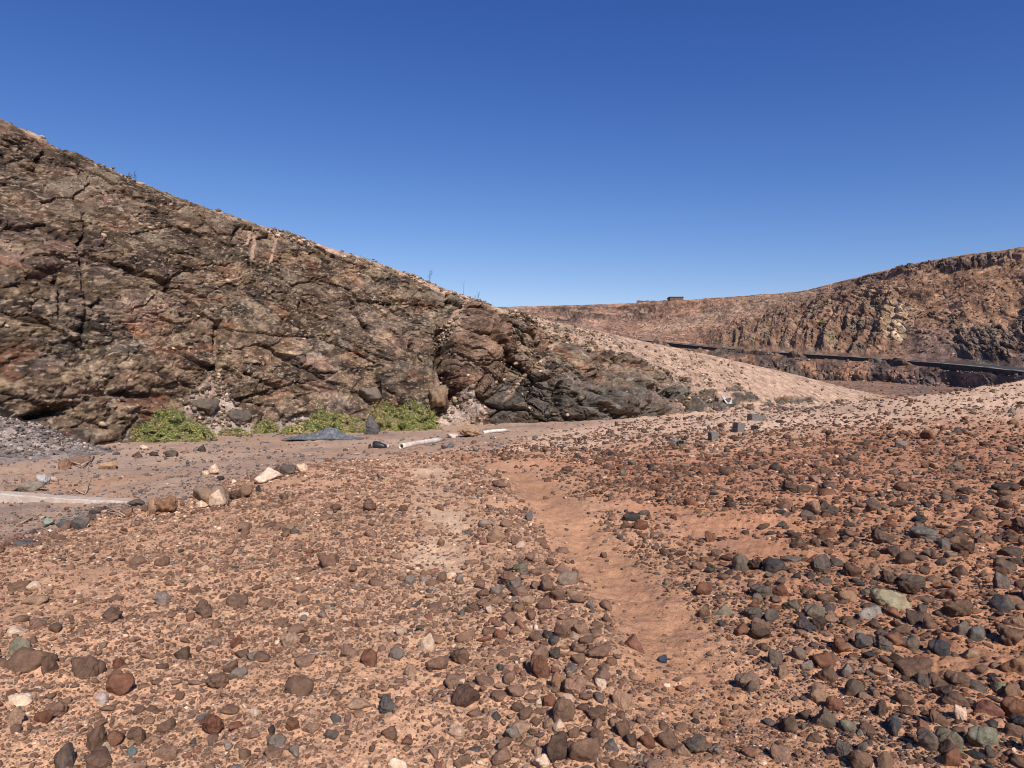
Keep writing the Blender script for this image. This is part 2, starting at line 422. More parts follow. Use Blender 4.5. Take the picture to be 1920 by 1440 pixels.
# ---- where bare rock shows
rx = [-400, 0, 400, 800, 900, 950, 1000, 1050, 1100, 1160, 1210, 1260, 1330, 1400, 1450]
ry = [32, 221, 393, 530, 576, 586, 598, 622, 641, 660, 684, 704, 726, 744, 780]
wob = fbm(ssl * .5, tsl * .5, 4, 5)
below = HY - np.interp(HX, rx, ry) + wob * 13
rock = sstep(3, 11, below) * (Vv < 1.02)
patch = fbm(ssl * .33, tsl * .6, 4, 8) + .45 * fbm(ssl * 1.3, tsl * 1.8, 4, 9)
solid = 1 - sstep(1180, 1400, HX - .9 * (HY - 760))
rock = rock * np.maximum(solid, sstep(-.12, .12, patch) * (1 - sstep(1400, 1450, HX)))
iso = np.exp(-((HX - 1480) / 46) ** 2 - ((HY - 752) / 12) ** 2) + sum(np.exp(-((HX - a_) / b_) ** 2 - ((HY - c_) / d_) ** 2) for a_, c_, b_, d_ in ((1300, 762, 42, 16), (1365, 757, 26, 12), (1405, 748, 16, 9), (1262, 735, 34, 10), (1330, 735, 22, 7), (1225, 712, 24, 7), (1290, 712, 16, 5), (1375, 730, 14, 5)))          # low outcrop on the sand
rock = np.maximum(rock, sstep(.42, .62, iso + .42 * patch))
# sand-choked gullies and the scree fans
def gull(pts, wd):
    yy = np.array([p[1] for p in pts], float); xx = np.array([p[0] for p in pts], float)
    c = np.interp(HY, yy, xx); m = (HY > yy[0]) & (HY < yy[-1])
    return np.exp(-((HX - c + 5 * wob) / wd) ** 2) * m
fan1 = np.clip(1 - np.abs(HX - 402 - 6 * wob) / np.maximum((HY - 688) * .72, 3), 0, 1) * (HY > 690)
fan2 = np.clip(1 - np.abs(HX - 868 - 6 * wob) / np.maximum((HY - 725) * .8, 2), 0, 1) * (HY > 728)
fan3 = np.clip(1 - np.abs(HX - 560) / np.maximum((HY - 772) * 2.6, 2), 0, 1) * (HY > 772)
fan = sstep(.02, .25, np.maximum(np.maximum(fan1, fan2), fan3))
veins = np.maximum.reduce([gull([(872, 560), (848, 600), (827, 635), (820, 655)], 9), gull([(1050, 640), (1030, 664), (985, 705), (935, 760)], 6) * .75, gull([(470, 430), (462, 460)], 6), gull([(478, 440), (470, 510), (400, 540)], 5),
                           gull([(512, 440), (508, 500)], 5)])
sandy = np.clip(np.maximum(fan, .8 * sstep(.3, .9, veins + .45 * patch)), 0, 1)
rk = rock * (1 - sandy)
# ---- large relief first: swells, the crag, the clefts
low = fbm(ssl * .11, tsl * .11, 3, 31)
B1, _e, _c = blocky((ssl * .91 - tsl * .41) / 5.2, (ssl * .41 + tsl * .91) / 2.9, 101, .25, .8, .10)
disp = (.45 + .55 * rk) * .7 * low * rockiness + rk * .32 * B1
cl = np.interp(HY, [560, 575, 600, 620, 660, 690, 720, 750, 775], [876, 868, 850, 832, 828, 826, 836, 851, 862])
dd = HX - cl + 5 * wob; win = sstep(575, 640, HY) * (1 - sstep(752, 775, HY))
disp += win * np.where(dd > 0, .5 * sstep(0, 18, dd) * (1 - sstep(60, 200, dd)), -.3 * np.exp(-(dd / 12) ** 2)) * rockiness
for bx, by, brx, bry, bh in ((893, 658, 62, 92, 1.9), (965, 630, 56, 46, 1.0), (1010, 700, 60, 48, .8), (960, 775, 90, 34, 1.2), (1075, 745, 55, 42, 1.0), (1120, 775, 60, 26, 1.0),
                            (1175, 755, 52, 26, .9), (1255, 765, 40, 18, .8), (1340, 768, 34, 14, .6), (1080, 680, 60, 30, .4), (640, 520, 60, 40, .5), (560, 690, 90, 50, .5), (300, 690, 130, 60, .6), (90, 720, 110, 50, .6),
                            (250, 770, 90, 30, .5), (660, 740, 70, 40, .4), (740, 700, 60, 60, .4), (350, 412, 30, 22, .4), (545, 460, 40, 20, .4), (60, 490, 60, 26, .5), (30, 255, 50, 14, .3)):
    r2_ = ((HX - bx + 9 * wob) / brx) ** 2 + ((HY - by - 8 * wob) / bry) ** 2
    disp += .9 * bh * np.clip(1 - r2_, 0, 1) ** .8 * rockiness
def gull2(pts, wd):
    yy = np.array([p[1] for p in pts], float); xx = np.array([p[0] for p in pts], float)
    m = sstep(yy[0] - 3, yy[0] + 8, HY) * (1 - sstep(yy[-1] - 8, yy[-1] + 3, HY))
    return np.exp(-((HX - np.interp(HY, yy, xx) + 5 * wob) / wd) ** 4) * m
for pts, wd, dp in (([(832, 612), (827, 650), (826, 690), (836, 722), (851, 752)], 8, 2.4), ([(886, 585), (900, 612), (906, 650)], 4.5, .8), ([(1042, 722), (1037, 745), (1040, 768)], 6, .9),
                    ([(922, 655), (936, 690)], 5, .7), ([(770, 640), (772, 690)], 3.5, .6), ([(955, 615), (985, 655)], 3, .6), ([(104, 520), (108, 600)], 4, .5), ([(412, 640), (408, 692)], 5, .9),
                    ([(158, 400), (150, 470), (160, 560)], 4, .5), ([(1150, 735), (1165, 760)], 4, .6), ([(660, 560), (690, 620)], 3, .5), ([(470, 490), (478, 505)], 9, .6), ([(412, 600), (405, 700)], 9, .6)):
    disp = disp - dp * gull2(pts, wd)
disp -= .9 * np.exp(-((HX - 108) / 34) ** 2 - ((HY - 770 + (HX - 108) * .25) / 7) ** 2)
disp -= .55 * np.exp(-((HX - 420) / 13) ** 2 - ((HY - 663 - (HX - 420) * .4) / 6) ** 2)
for (lx, ly, lw, lh, sl_) in ((470, 700, 90, 3.5, .55), (560, 690, 70, 3, .6), (690, 660, 60, 3, .55), (640, 730, 40, 4, .3), (250, 735, 60, 4, .05), (330, 540, 60, 3, .35),
                              (160, 610, 8, 40, 0), (520, 590, 50, 3, .5), (880, 690, 30, 3, .1), (960, 640, 36, 4, .8), (1000, 720, 40, 3, -.3), (1120, 750, 40, 4, .25), (1230, 760, 30, 4, .3)):
    disp -= .38 * rk * np.exp(-((HX - lx) / lw) ** 2 - ((HY - ly - (HX - lx) * sl_ + 6 * wob) / lh) ** 2)
crest = sstep(.90, 1.0, Vv)
foot = sstep(-.02, .07, Vv)
OUT = N * np.array([1, 1, .22]); OUT /= np.linalg.norm(OUT, axis=-1, keepdims=True) + 1e-9      # ledges stand out of the face, not up from it
OUT = N + (OUT - N) * (rockiness * rock)[..., None]
P = P + OUT * (disp * lerp(1, .3, crest) * foot)[..., None]
du = np.gradient(P, axis=0); dv = np.gradient(P, axis=1)
N2 = np.cross(du, dv); N2 /= np.linalg.norm(N2, axis=-1, keepdims=True) + 1e-9
N2 *= np.where((N2 * N).sum(-1) < 0, -1, 1)[..., None]
# ---- broken rock laid over that relief: jointed blocks dipping down to the right
qs = P[..., 0] + .3 * P[..., 1]; qt = P[..., 2] * 1.25
wx = .4 * fbm(qs * .45, qt * .45, 3, 21) + .10 * fbm(qs * 2, qt * 2, 2, 22); wy = .4 * fbm(qs * .45, qt * .45, 3, 25) + .10 * fbm(qs * 2, qt * 2, 2, 26)
ca, sa = math.cos(math.radians(-22)), math.sin(math.radians(-22))
dipx = (qs + wx) * ca + (qt + wy) * sa; dipy = -(qs + wx) * sa + (qt + wy) * ca
def joint(w_, h_, seed, tilt, cw, dp=1.0):
    b, e, c = blocky(dipx / w_, dipy / h_, seed, 0, tilt)
    return b - dp * np.exp(-e / cw), e, c
b2, e2, c2 = joint(2.9, 1.6, 131, .9, .06, lerp(.30, .9, sstep(800, 870, HX)))
b3, e3, c3 = joint(.85, .50, 151, 1.0, .08, .9)
b4, e4, c4 = joint(.34, .20, 171, .9, .12)
b5, e5, c5_ = joint(.15, .095, 191, .9, .2)
massive = sstep(-.3, .5, fbm(qs * .25, qt * .3, 3, 33))          # smoother massive faces versus broken ones
outc = sstep(800, 870, HX)
fine_ = rk * ((.30 + .22 * outc) * b2 + (.14 + .05 * outc) * b3 * lerp(1.15, .3, massive) + .062 * b4 * lerp(1.1, .5, massive) + .028 * b5 + .04 * fbm(qs * 3, qt * 3, 4, 35))
fine_ += (1 - rk) * (.06 * fbm(ssl * .8, tsl * .8, 4, 37) + .02 * fbm(ssl * 4, tsl * 4, 3, 38))
N3 = OUT + .25 * N2 * np.array([1, 1, .5]); N3 /= np.linalg.norm(N3, axis=-1, keepdims=True)
P = P + N3 * (fine_ * lerp(1, .35, crest) * sstep(-.02, .015, Vv))[..., None]
# ---- colour
tone = fbm(qs * .30, qt * .4, 4, 51); tone2 = fbm(qs * .8, qt * 1.2, 4, 53); tone3 = fbm(qs * .16 + 9, qt * .25, 3, 55)
A = np.empty(U.shape + (3,)); A[:] = (.165, .104, .070)
A = mix(A, np.array((.175, .140, .110)), sstep(.0, .45, tone) * .8)                      # grey lichen crust
A = mix(A, np.array((.062, .046, .038)), sstep(.0, .40, tone2) * .8)                     # dark varnish
A = mix(A, np.array((.19, .092, .056)), sstep(.2, .45, .8 * fbm(qs * .55 + 9, qt * .7, 3, 56) + .45 * (c2 - .5)) * .8)   # rusty blocks
A = mix(A, np.array((.18, .122, .10)), sstep(.1, .5, tone3) * .6)
A = mix(A, np.array((.235, .165, .105)), sstep(-.15, -.55, tone2) * .8)
A = mix(A, np.array((.095, .064, .045)), sstep(.35, .75, vf + .25 * tone) * (1 - sstep(420, 700, HX)) * .65)
A = A * np.array([.94, .93, .89]) * (.62 + .72 * c2)[..., None] * (.62 + .74 * c3)[..., None] * (.66 + .68 * c4)[..., None] * (.78 + .44 * c5_)[..., None]
A = mix(A, np.array((.33, .235, .155)), rk * (1 - sstep(.0, .07, e2 + .04 * tone2)) * sstep(-.1, .5, patch) * .8)  # dust in the big joints
A = mix(A, np.array((.42, .31, .22)), rk * sstep(.44, .58, fbm(qs * 4.4, qt * 7, 4, 67) + .3 * patch) * .65)
A = mix(A, np.array((.32, .225, .155)), rk * sstep(.34, .6, fbm(qs * 1.9, qt * 2.8, 4, 57)) * .6)
A = mix(A, np.array((.26, .20, .14)), sstep(.35, .8, fbm(qs * .35, qt * .5, 3, 58)) * sstep(.45, .65, vf) * rk * .6)
butt = np.clip(1 - ((HX - 893) / 66) ** 2 - ((HY - 658) / 96) ** 2, 0, 1) ** .5 * (HX > cl)
A = mix(A, np.array((.205, .118, .078)) * (.6 + .8 * c3)[..., None], butt * rk * .55)
grey = (1 - .8 * butt) * sstep(830, 930, HX) * sstep(680, 740, HY)
A = mix(A, np.array((.092, .083, .070)) * ((1 + .4 * tone2) * (.6 + .8 * c3))[..., None], grey * .7)
sandc = np.empty_like(A); sandc[:] = (.475, .315, .22)
sandc = mix(sandc, np.array((.42, .325, .265)), fan * .9)
sandc = mix(sandc, np.array((.37, .235, .165)), sstep(.0, .5, fbm(ssl * .3, tsl * .9, 4, 59)) * .6)
sandc = sandc * (1 + .14 * fbm(ssl * 2.5, tsl * 5, 4, 60))[..., None]
speck = sstep(.18, .42, fbm(ssl * 2.0, tsl * 3.5, 4, 63) + .2 * patch) * (1 - sstep(1230, 1420, HX))
sandc = mix(sandc, np.array((.17, .12, .085)), speck * .5)
A = mix(sandc, A, rk)
me = np_mesh('rocky_hill', P.reshape(-1, 3), grid_faces(*U.shape), A.reshape(-1, 3))
hill = link('rocky_hill', me, M_HILL); tag(hill, 'steep brown rocky hillside on the left with sandy crest and spur', 'hill', kind='structure')
HILLP = P; HILLRK = rk; HILLHX, HILLHY, HILLV = HX, HY, Vv

# ================================================================== FAR HILL ACROSS THE VALLEY
fpx = np.array([760, 850, 950, 1080, 1200, 1300, 1400, 1500, 1600, 1700, 1800, 1920, 2100, 2500], float)
ccp = [580, 578, 575, 572, 567, 561, 554, 545, 522, 497, 479, 462, 438, 370]
ccd = [350, 340, 330, 315, 300, 280, 258, 232, 203, 178, 158, 140, 118, 80]
kbp = [609, 607, 605, 603, 600, 590, 578, 566, 546, 530, 520, 514, 498, 440]
kbd = [338, 327, 316, 300, 286, 266, 245, 220, 190, 163, 145, 128, 107, 72]
rdp = [627, 629, 631, 633.5, 638, 648, 657, 664, 670, 677, 685, 698, 718, 765]
rdd = [276, 262, 248, 228, 205, 180, 160, 142, 128, 115, 101, 86, 68, 40]
bsp = [650, 655, 662, 668, 680, 697, 706, 713, 719, 733, 741, 740, 752, 790]
bsd = [235, 222, 208, 190, 170, 150, 138, 127, 117, 104, 90, 75, 57, 33]
NUF = 1300
pu = np.concatenate([np.linspace(760, 1980, 1230), np.linspace(1980, 2500, 72)[1:-1]])
def spl(vals):
    i = np.interp(pu, fpx, np.arange(len(fpx))); return smooth_interp(i, None, np.array(vals, float)[:, None])[:, 0]
def curve(pp, dd_):
    p = spl(pp); d = spl(dd_); return np.stack([d * (pu - CX) / F, d, EYE + d * (CY - p) / F], -1)
crestF = curve(ccp, ccd); capF = curve(kbp, kbd); roadF = curve(rdp, rdd); baseF = curve(bsp, bsd)
baseF[:, 2] -= 1.5
tdir = np.gradient(roadF, axis=0); tdir[:, 2] = 0; tdir /= np.linalg.norm(tdir, axis=1, keepdims=True)
inn = np.stack([-tdir[:, 1], tdir[:, 0], 0 * pu], -1)
inn *= np.where((inn * (crestF - roadF)).sum(1) < 0, -1, 1)[:, None]     # into the hill
roadIn = roadF + inn * 5.5
outF = roadF - inn * 0.25
outF[:, 2] -= .02
segs = [(baseF, outF, 80), (outF, roadF + inn * .2 - np.array([0, 0, .35]), 3), (roadF + inn * .2 - np.array([0, 0, .35]), roadIn - np.array([0, 0, .35]), 5), (roadIn - np.array([0, 0, .35]), capF, 210), (capF, crestF, 60)]
rows = []; tv = []
for k, (a, b, n) in enumerate(segs):
    for t in np.linspace(0, 1, n, endpoint=(k == len(segs) - 1)):
        tt = t
        q = a * (1 - t) + b * t
        if k == 3: q = q.copy(); q[:, 2] = a[:, 2] * (1 - t) + b[:, 2] * t - 2.2 * math.sin(math.pi * t) * t   # concave talus
        rows.append(q); tv.append(k + t)
back_dir = inn
for t in np.linspace(0, 1, 14)[1:]:
    q = crestF + back_dir * (120 * t ** 1.5); q = q.copy(); q[:, 2] += -1.0 * t - 3 * t * t; rows.append(q); tv.append(5 + t)
PF = np.stack(rows, 1); TV = np.array(tv)[None, :] + 0 * PF[..., 0]
du = np.gradient(PF, axis=0); dv = np.gradient(PF, axis=1)
NF = np.cross(du, dv); NF /= np.linalg.norm(NF, axis=-1, keepdims=True) + 1e-9
NF *= np.where(NF[..., 2] < 0, -1, 1)[..., None]
FX, FY = proj(PF)
sF = np.concatenate([[0], np.cumsum(np.linalg.norm(np.diff(roadF, axis=0), axis=1))])[:, None] + 0 * TV
tF = PF[..., 2] * 1.9
# gullied dark rock faces in the middle
lean = sF - tF * .45
ribmask = sstep(1290, 1440, FX + (FY - 600) * .9) * (1 - sstep(1640, 1700, FX + (FY - 600) * .25)) * sstep(-6, 18, FY - np.interp(FX, [1300, 1400, 1500, 1600, 1700], [612, 588, 562, 540, 520])) * (TV > 2.9)
ribs = ridged(lean / 9, tF / 34, 3, 201)
crag2 = sstep(.25, .6, fbm(sF / 13, tF / 11, 4, 205) + .55 * sstep(1690, 1800, FX) * np.exp(-((FY - 640) / 45) ** 2) - .1) * sstep(1640, 1740, FX) * (TV > 2.9) * (1 - sstep(3.85, 4, TV))
capm = sstep(3.9 + .4 * sstep(1560, 1700, FX), 4.02 + .45 * sstep(1560, 1700, FX), TV) * (1 - sstep(4.75, 4.92, TV)) * (.35 + .65 * (1 - sstep(1180, 1290, FX)) + .8 * sstep(1560, 1680, FX))
capm = np.clip(capm, 0, 1) * sstep(-.5, .1, fbm(sF / 14, tF / 9, 3, 209))
capcol = ridged(sF / 3.2, tF / 16, 3, 211)
lowm = (TV < 1) * sstep(.0, .25, TV)
lb, le, lc = blocky(sF / 5.5, tF / 4.5, 221, .5, 1.0)
lb2, le2, lc2 = blocky(sF / 2.1, tF / 1.9, 231, .4, 1.0)
lb3, le3, lc3 = blocky(sF / .95 + .3 * lb2, tF / .9, 236, .4, 1.1)
off_road = ((TV < .97) | (TV > 3.03)).astype(float) * np.where(TV > 3, sstep(3.02, 3.12, TV), 1) * np.where(TV < 1, 1 - .9 * sstep(.5, .9, TV), 1)
yel = np.exp(-((FX - 1686 - (FY - 600) * -.12 + 5 * lb2) / 19) ** 2) * sstep(562, 575, FY) * (1 - sstep(630, 645, FY)) * (TV > 3)
DF = ribmask * (2.0 * ribs + .35 * lb + .3 * lb2) + crag2 * (.35 * lb + .25 * lb2 + .4) + capm * (.6 * capcol + .3 * lb2 + .4)
DF += off_road * .16 * lb3 * (.12 + ribmask + crag2 + lowm + .6 * capm)
DF += lowm * (.35 * lb + .25 * lb2 + .9 * fbm(sF / 12, tF / 6, 3, 241))
DF += .5 * fbm(sF / 9, tF / 9, 4, 243) + .14 * lb2 * sstep(3.1, 3.3, TV)
DF += yel * (.5 * lb2 + .4)
for gpx, gd, gwid in ((1240, 1.6, 8), (1288, 2.2, 9), (1530, 1.2, 20), (1800, 3.4, 44), (1875, 2.6, 30)):    # side gullies below the wall
    DF -= (TV < 1.0) * gd * np.exp(-((FX - gpx - (FY - 690) * .5) / gwid) ** 2) * sstep(.3, .8, TV)
DF *= np.where((TV < 1), np.where(TV > .9, 1.0, off_road), off_road)
DF *= (1 - .6 * sstep(4.9, 5.0, TV))
PF = PF + NF * DF[..., None]
t1 = fbm(sF / 16, tF / 14, 4, 251); t2 = fbm(sF / 5, tF / 5, 4, 253)
A = np.empty(TV.shape + (3,)); A[:] = (.275, .148, .090)
A = mix(A, np.array((.40, .255, .165)), np.exp(-((FY - np.interp(FX, [1180, 1500, 1700], [632, 553, 505])) / 17) ** 2) * sstep(1150, 1230, FX) * (1 - sstep(1480, 1620, FX)) * .9)
A = mix(A, np.array((.35, .195, .11)), sstep(1500, 1700, FX) * (1 - sstep(600, 640, FY)) * .8)
A = mix(A, np.array((.22, .14, .105)), sstep(1640, 1760, FX) * sstep(590, 640, FY) * .8)
A = mix(A, np.array((.25, .15, .108)), (1 - sstep(1100, 1250, FX)) * .7)
A = A * (1 + .3 * t1 + .25 * t2)[..., None]
dark = np.array((.125, .088, .060))
A = mix(A, dark * 1.05, np.clip(ribmask * (.35 + .55 * sstep(-.3, .5, -ribs + .5 * t2)), 0, .85))
A = mix(A, np.array((.17, .14, .095)), ribmask * sstep(.1, .5, t2) * .6)
A = mix(A, dark * 1.1, crag2 * .5); A = mix(A, np.array((.19, .165, .11)), crag2 * sstep(.05, .5, t2) * .55)
A = mix(A, np.array((.085, .058, .046)), capm * .85)
A = mix(A, np.array((.26, .17, .12)), capm * sstep(.1, .5, t2 + .3 * lc2) * .7)
A = mix(A, np.array((.095, .075, .06)), lowm * sstep(-.2, .35, fbm(sF / 8, tF / 7, 3, 261)) * .85)
A = mix(A, np.array((.20, .14, .12)), lowm * sstep(1600, 1700, FX) * (1 - sstep(.35, .7, TV)) * .7)
A = mix(A, np.array((.60, .43, .25)), np.clip(1.2 * yel * (.6 + .6 * t2), 0, 1))
A = mix(A, np.array((.45, .31, .20)), sstep(4.93, 5.0, TV) * (FX > 1500) * .8)
A = A * (.75 + .5 * lc2)[..., None] * (.7 + .6 * lc3)[..., None]
me = np_mesh('mesa_hill', PF.reshape(-1, 3), grid_faces(*TV.shape), A.reshape(-1, 3))
mesa = link('mesa_hill', me, M_FAR); tag(mesa, 'flat topped reddish brown hill across the valley on the right', 'hill', kind='structure')

# road and its dark retaining wall
sel = np.arange(0, len(pu), 6)
r0 = roadF[sel] + inn[sel] * .25 - np.array([0, 0, .05]); r1 = roadF[sel] + inn[sel] * 5.2 - np.array([0, 0, .05])
V = np.concatenate([np.stack([r0, r1], 1).reshape(-1, 3)])
me = np_mesh('road', V, grid_faces(len(sel), 2)); o = link('road', me, M_ASPHALT)
tag(o, 'narrow road cut along the far hillside behind a dark wall', 'road', kind='structure')
rw = empty('retaining_wall', tuple(roadF[600]), 'long dark stone retaining wall carrying the road across the far hillside', 'wall')
def ribbon(name, o0, o1, z0, z1, mat, cham=0.0):
    a = roadF[sel] + inn[sel] * o0; b = roadF[sel] + inn[sel] * o1
    jag = (.08 * fbm(np.arange(len(sel)) * .21, np.arange(len(sel)) * 0., 3, 5))[:, None] * np.array([0, 0, 1])
    ring = np.stack([a + [0, 0, z0], a + [0, 0, z1] + jag + inn[sel] * cham, b + [0, 0, z1] + jag, b + [0, 0, z0]], 1)
    n = len(sel); f = []
    for i in range(n - 1):
        for k in range(4): f.append((i * 4 + k, i * 4 + (k + 1) % 4, i * 4 + 4 + (k + 1) % 4, i * 4 + 4 + k))
    f.append((0, 1, 2, 3)); f.append((n * 4 - 4, n * 4 - 1, n * 4 - 2, n * 4 - 3))
    me = np_mesh(name, ring.reshape(-1, 3) - roadF[600], f, smooth=False); return link(name, me, mat, rw)
ribbon('wall', -.35, .15, -6.0, .06, M_BASALT); ribbon('coping', -.40, .20, .065, .12, M_COPING, .07)

# ruined stone buildings on the skyline
def ruin(px0, px1, py_top, d, label, name, depth, roofed):
    a = at(px0, py_top, d); b = at(px1, py_top, d); L = (b - a).length; H = 4.5
    e = empty(name, (a.x, a.y, a.z - H), label, 'ruin' if roofed else 'wall', rz=math.atan2(b.y - a.y, b.x - a.x))
    bm = bmesh.new(); n = max(4, int(L / 1.2))
    for k in range(n):          # courses of rough stone, uneven top
        hh = H + (random.uniform(-.35, .1) if not roofed else random.uniform(-.05, .05))
        box(bm, ((k + .5) * L / n, 0, hh / 2), (L / n + .0, .6, hh))
        if roofed: box(bm, ((k + .5) * L / n, depth, hh / 2), (L / n, .6, hh))
    if roofed:
        for xx in (.3, L - .3): box(bm, (xx, depth / 2, H / 2), (.58, depth - .62, H))
    bm_obj('wall', bm, M_RUIN, e)
    if roofed:
        bm = bmesh.new(); box(bm, (L / 2, depth / 2, H + .14), (L + .5, depth + 1, .22)); bm_obj('roof', bm, M_RUIN, e)
        bm = bmesh.new(); box(bm, (L * .35, -.32, H - 1.0), (.9, .06, 1.7)); bm_obj('doorway_shade', bm, M_OPENING_SHADE, e)  # dark panel on the wall, painted shade of a door opening
    return e
M_RUIN = plain_mat('brown_ruin_stone', (.115, .08, .06), 3, .6, 1.4, bd=.1)
ruin(1256, 1281, 557.5, 300, 'small square stone hut on the skyline of the far hill', 'stone_hut', 4.5, True)
ruin(1194, 1255, 563, 303, 'low dark stone wall on the skyline left of the small hut', 'stone_wall', 0, False)

# ================================================================== STONES
def stone_dirs(sub):
    bm = bmesh.new(); bmesh.ops.create_icosphere(bm, subdivisions=sub, radius=1.0)
    v = np.array([tuple(x.co) for x in bm.verts]); f = np.array([[a.index for a in q.verts] for q in bm.faces]); bm.free()
    return v / np.linalg.norm(v, axis=1, keepdims=True), f
def stone_shape(dirs, seed, sharp, rough=.035, flat=.62, npl=13):
    r = np.random.default_rng(seed)
    n = r.normal(size=(npl, 3)); n /= np.linalg.norm(n, axis=1, keepdims=True); dist = r.uniform(.68, 1.0, npl)
    q = np.maximum(dirs @ n.T, 0) / dist
    rr = 1 / ((q ** sharp).sum(1) ** (1 / sharp) + 1e-6); rr = np.minimum(rr, 1.45)
    for k in range(16):
        fr = r.normal(size=3) * (2.2 + k * .9); rr = rr * (1 + rough / (1 + k * .12) * np.sin(dirs @ fr + r.uniform(0, 6.3)))
    v = dirs * rr[:, None]
    v -= (v.max(0) + v.min(0)) / 2; v /= (v.max(0) - v.min(0))        # unit box
    return v * np.array([1, .8, flat])
D4, F4 = stone_dirs(5); D3, F3 = stone_dirs(4); D2, F2_ = stone_dirs(3); D1, F1_ = stone_dirs(2); D0, F0 = stone_dirs(1)
KINDS = {'rounded': (8, .04, .68), 'rough': (13, .06, .70), 'angular': (22, .03, .72), 'flat': (11, .035, .40), 'pointed': (26, .03, .95)}
STONES = {}
for kn, (shp, rg, fl) in KINDS.items():
    STONES[kn] = []
    for k in range(5):
        v = stone_shape(D3, 900 + k * 7 + len(kn) * 31, shp, rg, fl, 12 if kn != 'pointed' else 8)
        if kn == 'pointed': v[:, :2] *= (1.0 - .55 * (v[:, 2:3] / v[:, 2].max()).clip(-.3, 1))
        STONES[kn].append(np_mesh('stone_' + kn, v, F3)); STONES[kn][-1].materials.append(M_STONE)
PAL = {'brown': (.14, .082, .055), 'dark brown': (.08, .051, .038), 'reddish brown': (.155, .068, .042), 'grey': (.17, .135, .11), 'black': (.040, .034, .031),
       'cream': (.56, .40, .28), 'tan': (.30, .19, .12), 'greenish grey': (.165, .145, .10), 'dark grey': (.088, .070, .058), 'bluish grey': (.096, .083, .075)}
def place_stone(P3, wm, hm, kind, colour, name='stone', rz=None, idx=None, bury=.25, tilt=.18, label=None, cat='stone', group=None, depth=None):
    lst = STONES[kind]; me = lst[(idx if idx is not None else random.randrange(len(lst))) % len(lst)]
    o = bpy.data.objects.new(name, me); COL.objects.link(o)
    fl = KINDS[kind][2]
    hfull = hm / (1 - bury)
    o.scale = (wm, (depth or wm * random.uniform(.85, 1.15)) / .8, hfull / fl)
    o.location = (P3[0], P3[1], P3[2] + hfull * (.5 - bury))
    o.rotation_euler = (random.uniform(-tilt, tilt), random.uniform(-tilt, tilt), random.uniform(-.5, .5) if rz is None else rz)
    c = PAL[colour] if isinstance(colour, str) else colour
    j = random.uniform(.88, 1.12); o.color = (c[0] * j, c[1] * j, c[2] * j, 1)
    if label: tag(o, label, cat, group)
    return o
